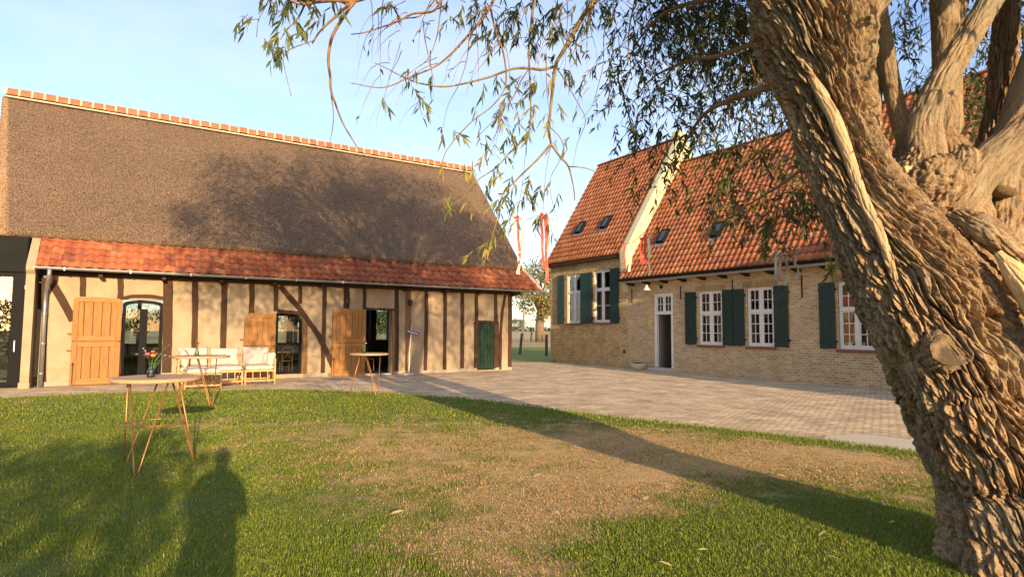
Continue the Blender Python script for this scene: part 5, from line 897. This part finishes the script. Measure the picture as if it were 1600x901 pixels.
# slate sign on a birch pole
sg = thing('sign_post', 'small slate sign on a white birch pole standing by the barn wall', 'sign', bl(2.62, .45), A1)
mb = MB(); mb.lathe([(.20, 0), (.205, .02), (.19, .05), (.02, .055)], 20); mb.build('base', M['concrete'], sg)
mb = MB(); mb.tube([(0, 0, .04), (.02, 0, .4), (.015, .01, .8), (.05, 0, 1.2), (.07, 0, 1.56), (.085, 0, 1.78)], [.028, .026, .024, .024, .02, .008], 9); mb.build('pole', M['birch'], sg, True)
Mt = Matrix.Translation((.10, -.05, 1.50)) @ Matrix.Rotation(R(16), 4, 'Y'); mb = MB(); mb.bbox(-.24, .24, -.015, .015, -.062, .062, .006, Mt); bd = mb.build('board', M['sign'], sg); mb = MB(); rn = random.Random(4)
x_ = -.20
while x_ < .19: w = rn.uniform(.02, .035); pts = [Mt @ Vector((x_ + w * k / 6, -.019, .028 * math.sin(k * 1.9 + rn.random() * 2) - .004)) for k in range(7)]; mb.tube(pts, .0055, 5); x_ += w + .006
mb.build('handwriting', M['chalk'], bd)
# planter bowl by the house door
pl_ = thing('planter_bowl', 'cream stone bowl planter with low green plant beside the house door', 'planter', ground(997, 577.5)); mb = MB(); mb.lathe([(.12, 0), (.20, .03), (.29, .14), (.33, .25), (.335, .27), (.30, .27), (.27, .22), (.01, .20)], 28); mb.build('bowl', M['cream_pot'], pl_, True)
r = np.random.default_rng(5); P = np.column_stack([r.normal(0, .11, 160), r.normal(0, .11, 160), r.uniform(.21, .27, 160)]); D = rnd_dirs(160, r); D[:, 2] = abs(D[:, 2]) + .2; V, q, tr = leaf_mesh(P, D, rnd_dirs(160, r), r.uniform(.05, .10, 160), .03); np_mesh('plant', V, [q, tr], M['leaf'], pl_, colors=np.repeat(np.array([[.10, .16, .04]]) * r.uniform(.6, 1.3, (160, 1)), 6, 0))
# ribbons tied to the hanging twigs
def ribbon(u0, v0, v1, dep, wpx, m, label, seed, sway=0, group='ribbons in the willow'):
    rn = random.Random(seed); n = 28; a = atY(u0, v0, dep); b = atY(u0 + sway, v1, dep); w = wpx / F * dep / 2; vs = []; ph = rn.uniform(0, 6)
    for i in range(n + 1):
        t = i / n; p = a.lerp(b, t) + Vector((math.sin(t * 4 + ph) * .007 * t + math.sin(t * 11 + ph) * .003, math.sin(t * 6 + ph * 2) * .012, 0)); tw = .6 * math.sin(t * 5 + ph) * min(1, t * 3); e = Vector((math.cos(tw), math.sin(tw), 0)) * w; vs += [p - e, p + e]
    loc = a; mb = MB(); mb.add([q - loc for q in vs], [(2 * i, 2 * i + 1, 2 * i + 3, 2 * i + 2) for i in range(n)]); mb.tube([Vector((-w, .004, .004)), Vector((0, -.006, .012)), Vector((w, .004, .004))], .010, 6)
    tag(mb.build('ribbon', M[m], None, loc=loc), label, 'ribbon', group)
for k, (u0, v0, v1, w, m, lab, sw) in enumerate([(803, 339, 378, 4, 'ribbon_cream', 'short cream ribbon at the left of the pair of bunches above the barn corner', 0), (808.5, 340, 412, 4.5, 'ribbon_red', 'red ribbon of the left bunch above the barn corner', 3), (818, 344, 398, 5, 'ribbon_cream', 'cream ribbon right of the red one above the barn corner', -3), (812, 396, 428, 5, 'ribbon_cream', 'pale ribbon end hanging lowest over the barn eave corner', -1),
                                                  (846.5, 336, 420, 4.5, 'ribbon_red', 'left red ribbon of the right bunch beside the house corner', 2), (852.5, 338, 440, 5, 'ribbon_red', 'longest red ribbon hanging beside the house corner', 1), (857.5, 345, 398, 4, 'ribbon_pink', 'thin pale pink ribbon right of the long red ribbons', 0)]): ribbon(u0, v0, v1, 5.0, w, m, lab, k + 1, sw)
for k, (u0, v0, v1, w, m, lab, sw) in enumerate([(975, 382, 414, 4, 'ribbon_red', 'leftmost red ribbon in front of the house gable', 0), (985, 382, 424, 4, 'ribbon_cream', 'cream ribbon in front of the foot of the house gable', 0), (1002, 374, 412, 4.5, 'ribbon_red', 'red ribbon over the roof just right of the gable, left of its pair', 0), (1008, 370, 411, 4.5, 'ribbon_red', 'red ribbon over the roof just right of the gable, right of its pair', 0), (1014, 371, 430, 4, 'ribbon_cream', 'long cream ribbon over the roof edge above the lamp', 0)]): ribbon(u0, v0, v1, 6.0, w, m, lab, 20 + k, sw)
for k, (u0, v0, v1, w, m, lab, sw) in enumerate([(1213.5, 392, 443, 4, 'ribbon_cream', 'leftmost pale ribbon above the house windows', -1), (1220, 396, 440, 5, 'ribbon_pink', 'wide pink ribbon second from left above the house windows', -2), (1226, 398, 420, 4, 'ribbon_pink', 'short pink ribbon in the middle above the windows', 4), (1229, 398, 446, 3.5, 'ribbon_cream', 'narrow pale ribbon under the twig above the windows', 0), (1247, 392, 418, 4, 'ribbon_pink', 'pink ribbon at the right above the shutter', -5), (1245, 416, 438, 3.5, 'ribbon_cream', 'short pale tail ribbon at the far right above the shutter', 5)]): ribbon(u0, v0, v1, 5.6, w, m, lab, 40 + k, sw)
# lines the ribbons hang from
def rope(px, d, lab):
    a = atY(*px[0], d); mb = MB(); mb.tube([atY(u, v, d) - a for u, v in px], .004, 5); tag(mb.build('bare_twig', M['twig'], None, loc=a), lab, 'twig')
TW2 = MB()
for px, d in (([(1060, 250), (1040, 300), (1010, 360), (990, 378), (972, 382)], 6.0), ([(1010, 360), (1016, 372)], 6.0), ([(1226, 388), (1216, 391), (1211, 393)], 5.6), ([(1226, 388), (1238, 391), (1249, 391)], 5.6), ([(1226, 388), (1228, 420), (1231, 450), (1233, 470), (1228, 482), (1218, 490)], 5.6), ([(1231, 450), (1220, 462), (1206, 472)], 5.6)): TW2.tube([atY(u, v, d) - WB for u, v in px], [.004] * (len(px) - 1) + [.002], 5)
TW2.build('ribbon_twigs', M['twig'], willow)
# fallen leaves
mb = MB(); mb.add([(-.05, 0, .0), (-.02, .012, .008), (.02, .012, .01), (.055, 0, .002), (.02, -.012, .006), (-.02, -.012, .004)], [(0, 1, 5), (1, 2, 4, 5), (2, 3, 4)])
M['dead_leaf'] = mat('fallen_willow_leaf', (.40, .33, .10), (.58, .47, .22), 30, .7)
first = None; rn = random.Random(9)
for k, (u, v) in enumerate([(1010, 778), (1240, 822), (1098, 858), (1065, 826), (1210, 780), (1180, 773), (1335, 765), (1280, 735), (1425, 762), (1130, 700), (1005, 800), (1360, 830), (1285, 833), (930, 720), (955, 733), (1245, 700), (1330, 757), (760, 830), (900, 864), (1100, 740), (1075, 690), (948, 872), (1190, 850), (520, 740), (1395, 815), (870, 800), (690, 760), (1020, 742), (1150, 812), (620, 800), (1300, 870), (1380, 786), (985, 838), (840, 742), (1110, 780), (745, 700), (1220, 742), (1160, 660), (560, 860), (1040, 880), (1445, 800)]):
    g = ground(u, v, .045)
    if first is None: o = mb.build('fallen_leaf', M['dead_leaf']); first = o
    else: o = first.copy(); COL.objects.link(o)
    o.location = g; o.rotation_euler = (rn.uniform(-.3, .3), rn.uniform(-.3, .3), rn.uniform(0, 6.28)); o.scale = [rn.uniform(.7, 1.2)] * 3; tag(o, 'single pale yellow willow leaf fallen on the lawn', 'leaf', 'fallen willow leaves on the lawn')

# ================================================================== INSIDE THE BARN (seen through the doors)
def dining_table(s, o, label):
    t = thing('dining_table', label, 'table', bl(s, o, .02), A1, 'tables inside the barn'); mb = MB(); mb.bbox(-.9, .9, -.42, .42, .72, .76, .01); mb.build('tabletop', M['table_wood'], t)
    for sx in (-1, 1):
        for sy in (-1, 1): mb = MB(); mb.bbox(sx * .82 - .03, sx * .82 + .03, sy * .36 - .03, sy * .36 + .03, 0, .72); mb.build('leg', M['darkwood'], t)
def chair(s, o, rz, label):
    t = thing('dining_chair', label, 'chair', bl(s, o, .02), A1 + rz, 'chairs inside the barn'); mb = MB(); mb.lathe([(.20, .44), (.215, .45), (.215, .47), (.02, .475)], 16); mb.build('seat', M['chairwood'], t)
    for sx in (-1, 1): mb = MB(); mb.tube([(sx * .17, -.17, 0), (sx * .16, -.15, .45)], .016, 6); mb.build('leg', M['chairwood'], t); mb = MB(); mb.tube([(sx * .18, .20, 0), (sx * .17, .17, .45), (sx * .19, .22, .9)], .016, 6); mb.build('leg', M['chairwood'], t)
    mb = MB(); mb.tube([(-.19, .22, .88), (-.1, .25, .93), (.1, .25, .93), (.19, .22, .88)], .018, 6); mb.tube([(-.17, .18, .5), (.0, .21, .7), (.18, .21, .86)], .009, 5); mb.tube([(.17, .18, .5), (0, .215, .7), (-.18, .21, .86)], .009, 5); mb.build('backrest', M['chairwood'], t)
M['chairwood'] = mat('chair_wood', (.16, .09, .045), (.26, .15, .08), 7, .6)
dining_table(-1.3, -2.4, 'wooden table inside the barn behind the chamfered window'); dining_table(-4.9, -2.6, 'wooden table inside the barn behind the glass door')
for k, (s, o, rz, lb) in enumerate([(-1.8, -1.6, 3.1, 'wooden crossback chair just inside the chamfered barn window, left of two'), (-1.15, -1.65, 3.2, 'wooden crossback chair just inside the chamfered barn window, right of two'), (-.5, -2.4, -1.5, 'wooden crossback chair at the end of the table behind the chamfered window'), (-5.2, -1.8, 3.1, 'wooden crossback chair just inside the glass barn door'), (1.9, -1.9, .4, 'wooden crossback chair just inside the open barn doorway')]): chair(s, o, rz, lb)
bc = thing('bar_counter', 'dark bar counter inside the barn seen through the open doorway', 'counter', bl(3.6, -6.2, .02), A1); mb = MB(); mb.bbox(-1.6, 1.6, -.3, .3, 0, 1.08, .01); mb.build('front', M['bar_dark'], bc); mb = MB(); mb.bbox(-1.65, 1.65, -.36, .36, 1.083, 1.12, .01); mb.build('counter_top', M['table_wood'], bc)
for k, (s, o, lb) in enumerate(((2.7, -6.1, 'dark leafy plant in a pot on the bar counter, seen through the open doorway'), (3.35, -6.2, 'dried flower bunch on the bar counter, right of the leafy plant'))):
    t = thing('potted_plant', lb, 'plant', bl(s, o, 1.14)); mb = MB(); mb.lathe([(.07, 0), (.10, .02), (.12, .2), (.10, .2), (.01, .18)], 16); mb.build('pot', M['darkwood'], t); r = np.random.default_rng(30 + k); n = 150; P = np.column_stack([r.normal(0, .06, n), r.normal(0, .06, n), r.uniform(.2, .5, n)]); D = rnd_dirs(n, r); D[:, 2] = abs(D[:, 2]) + .1
    V, q, tr = leaf_mesh(P, D, rnd_dirs(n, r), r.uniform(.10, .22, n), .05); np_mesh('leaves', V, [q, tr], M['leaf'], t, colors=np.repeat(np.array([[(.03, .05, .02), (.30, .20, .04)][k]]) * r.uniform(.6, 1.3, (n, 1)), 6, 0))

# ================================================================== BEYOND THE YARD
leafy_tree('pollard_willow', 'yellowing pollard willow in the field between the barn and the house', (4.1, 86, 0), 12.6, 4.6, 3.9, .62, 5200, .42, ((.13, .13, .04), (.34, .28, .09)), 51, squash=1.0, low=.35)
for k, (x_, y_, h, rd, lb) in enumerate([(3.2, 330, 8.5, 5.2, 'small round dark tree on the horizon left of the pollard willow'), (-56, 92, 4.6, 4.5, 'round green tree behind the barn seen through the left glass door, left of two'), (-48, 96, 5.4, 4.2, 'round green tree behind the barn seen through the left glass door, right of two'), (-36, 96, 8.5, 5.5, 'full green tree behind the barn seen through the chamfered window'), (-22.5, 100, 5.0, 4.2, 'bushy green tree behind the barn seen through the open doorway'), (-16, 106, 4.2, 4.0, 'lower green tree behind the barn at the right of the open doorway')]): leafy_tree('broadleaf_tree', lb, (x_, y_, 0), h, rd, h * .25, .25, 1800, .5, ((.035, .065, .02), (.09, .12, .035)), 60 + k, 'trees beyond the yard')
fp = None
for k, (u, v, h, tilt, lb) in enumerate([(812.3, 552, 1.40, .14, 'grey leaning wooden fence post by the barn corner'), (854, 555, 1.35, .0, 'upright wooden fence post by the house corner'), (765, 556, 1.35, .0, 'wooden fence post hidden behind the barn')]):
    t = thing('fence_post', lb, 'post', ground(u, v), 0, 'posts of the wire fence'); mb = MB(); mb.tube([(0, 0, -.1), (tilt, .02, h)], [.10, .09], 9); mb.build('post', M['post'], t)
fa, fb = ground(765, 556), ground(856, 555); wf = thing('wire_fence', 'low green wire mesh fence across the gap between barn and house', 'fence', fa); mb = MB(); dv = fb - fa
for k in range(9): z_ = .06 + .125 * k; mb.tube([(0, 0, z_), dv + Vector((0, 0, z_))], .006, 4)
for k in range(40): q = dv * (k / 39); mb.tube([q + Vector((0, 0, .02)), q + Vector((0, 0, 1.06))], .005, 4)
mb.build('mesh', M['wire'], wf)
for k in range(6):
    a = k * 1.05; t = thing('tree_stake', 'wooden stake of the little paling round the pollard willow', 'stake', (4.1 + 2.6 * math.cos(a), 85 + 2.6 * math.sin(a), 0), 0, 'stakes round the pollard willow'); mb = MB(); mb.tube([(0, 0, -.1), (.05, 0, 1.5)], .09, 6); mb.build('stake', M['post'], t)
t = thing('tall_pole', 'thin tall wooden pole in the field left of the pollard willow', 'pole', ground(818, 533)); mb = MB(); mb.tube([(0, 0, 0), (0, 0, 4.2)], [.10, .08], 7); mb.build('pole', M['post'], t)
tl_ = MB(); r = np.random.default_rng(8); n = 2600; P = np.column_stack([r.uniform(-420, 420, n), r.normal(900, 12, n), r.uniform(0, 1, n) ** 1.5 * (5 + 4 * perlin(np.column_stack([r.uniform(0, 9, n), np.zeros(n), np.zeros(n)]))) + .5]); P[:, 0] = np.sort(P[:, 0]); D = rnd_dirs(n, r); V, q, tr = leaf_mesh(P, D, rnd_dirs(n, r), 4.0, 2.4); tag(np_mesh('far_tree_line', V, [q, tr], M['leaf'], colors=np.repeat(np.array([[.05, .07, .035]]) * r.uniform(.6, 1.3, (n, 1)), 6, 0)), 'hazy dark line of trees along the far horizon', 'woodland', kind='stuff')
# unseen behind the photographer: hedge (added, thinned to half-shade the left of the lawn) and trees mirrored in the glass doors
hd = thing('shade_hedge', 'unseen hedge opposite the barn, added to shade the left of the lawn', 'hedge', (-6.5, -6.5, 0)); r = np.random.default_rng(90); n = 12500; x_ = r.uniform(-9.5, 8.9, n); hmax = 3.1 + .4 * perlin(np.column_stack([x_ * .55, 0 * x_, 0 * x_])) + .22 * perlin(np.column_stack([x_ * 1.7, 0 * x_ + 4, 0 * x_])); P = np.column_stack([x_, r.uniform(-.75, .75, n), hmax * r.uniform(0, 1, n) ** .8])
D = rnd_dirs(n, r); V, q, tr = leaf_mesh(P, D, rnd_dirs(n, r), r.uniform(.12, .26, n), .10); np_mesh('foliage', V, [q, tr], M['leaf'], hd, colors=np.repeat(np.array([[.045, .075, .022]]) * r.uniform(.6, 1.4, (n, 1)), 6, 0)); mb = MB()
for k in range(22): mb.tube([(-9.2 + .85 * k, 0, 0), (-9.1 + .85 * k, .1, 2.6)], [.06, .02], 6)
mb.build('stems', M['bark_far'], hd)
for k, (x_, y_, h, rd) in enumerate([(34, -30, 7, 5), (45, -26, 6, 5), (28, -46, 7.5, 5), (40, -44, 7, 6), (54, -38, 8, 6), (-5, -60, 7, 5), (64, -22, 8, 6), (50, -62, 8, 6)]): leafy_tree('garden_tree', 'green bushy tree across the garden, mirrored in the barn glass', (x_, y_, 0), h, rd, h * .2, .22, 1500, .6, ((.05, .09, .02), (.12, .17, .04)), 80 + k, 'garden trees opposite the barn')

# the photographer (just behind the camera), whose shadow reaches across the lawn
ph = thing('person', 'person in a dark jacket standing at the edge of the lawn holding up a phone', 'person', (.02, -.42, .03))
def skin(name, V, E, Rd, m, root=0, sub=2):
    me = bpy.data.meshes.new(name); me.from_pydata(V, E, []); o = bpy.data.objects.new(name, me); COL.objects.link(o); o.modifiers.new('skin', 'SKIN').use_smooth_shade = True; s_ = o.modifiers.new('sub', 'SUBSURF'); s_.levels = s_.render_levels = sub
    if not me.skin_vertices: me.skin_vertices.new()
    for i, r_ in enumerate(Rd): q = me.skin_vertices[0].data[i]; q.radius = r_ if isinstance(r_, tuple) else (r_, r_); q.use_root = i == root
    me.materials.append(M[m]); o.parent = ph; return o
M['jacket'] = mat('dark_jacket', (.03, .04, .06), (.05, .06, .08), 20, .9); M['skin_tone'] = mat('skin_tone', (.48, .27, .18), (.55, .33, .23), 9, .6); M['hair'] = mat('brown_hair', (.05, .03, .02), (.09, .055, .03), 40, .7)
V = [(0, 0, .95), (0, 0, 1.12), (0, 0, 1.30), (0, .01, 1.45), (0, .02, 1.53), (0, .03, 1.62), (0, .03, 1.70)]; E = [(0, 1), (1, 2), (2, 3), (3, 4), (4, 5), (5, 6)]; Rd = [(.21, .15), (.20, .14), (.21, .14), (.15, .10), .055, (.078, .095), (.072, .088)]
for s in (-1, 1):
    n = len(V); V += [(s * .10, 0, .86), (s * .11, .01, .48), (s * .12, -.01, .10), (s * .13, .14, .04)]; E += [(0, n), (n, n + 1), (n + 1, n + 2), (n + 2, n + 3)]; Rd += [.095, .065, .045, .04]
    n = len(V); V += [(s * .19, .0, 1.41), (s * .23, .06, 1.16), (s * .11, .17, 1.36), (s * .05, .20, 1.45)]; E += [(3, n), (n, n + 1), (n + 1, n + 2), (n + 2, n + 3)]; Rd += [.065, .048, .034, .034]
skin('body', V, E, Rd, 'jacket')
mb = MB(); mb.lathe([(.02, -.13), (.06, -.115), (.078, -.05), (.082, .02), (.07, .08), (.03, .115)], 20, (0, .03, 1.65)); mb.build('face', M['skin_tone'], ph, True)
mb = MB(); mb.lathe([(.087, -.06), (.094, .02), (.08, .09), (.03, .13)], 20, (0, .005, 1.655)); mb.build('hair', M['hair'], ph, True)
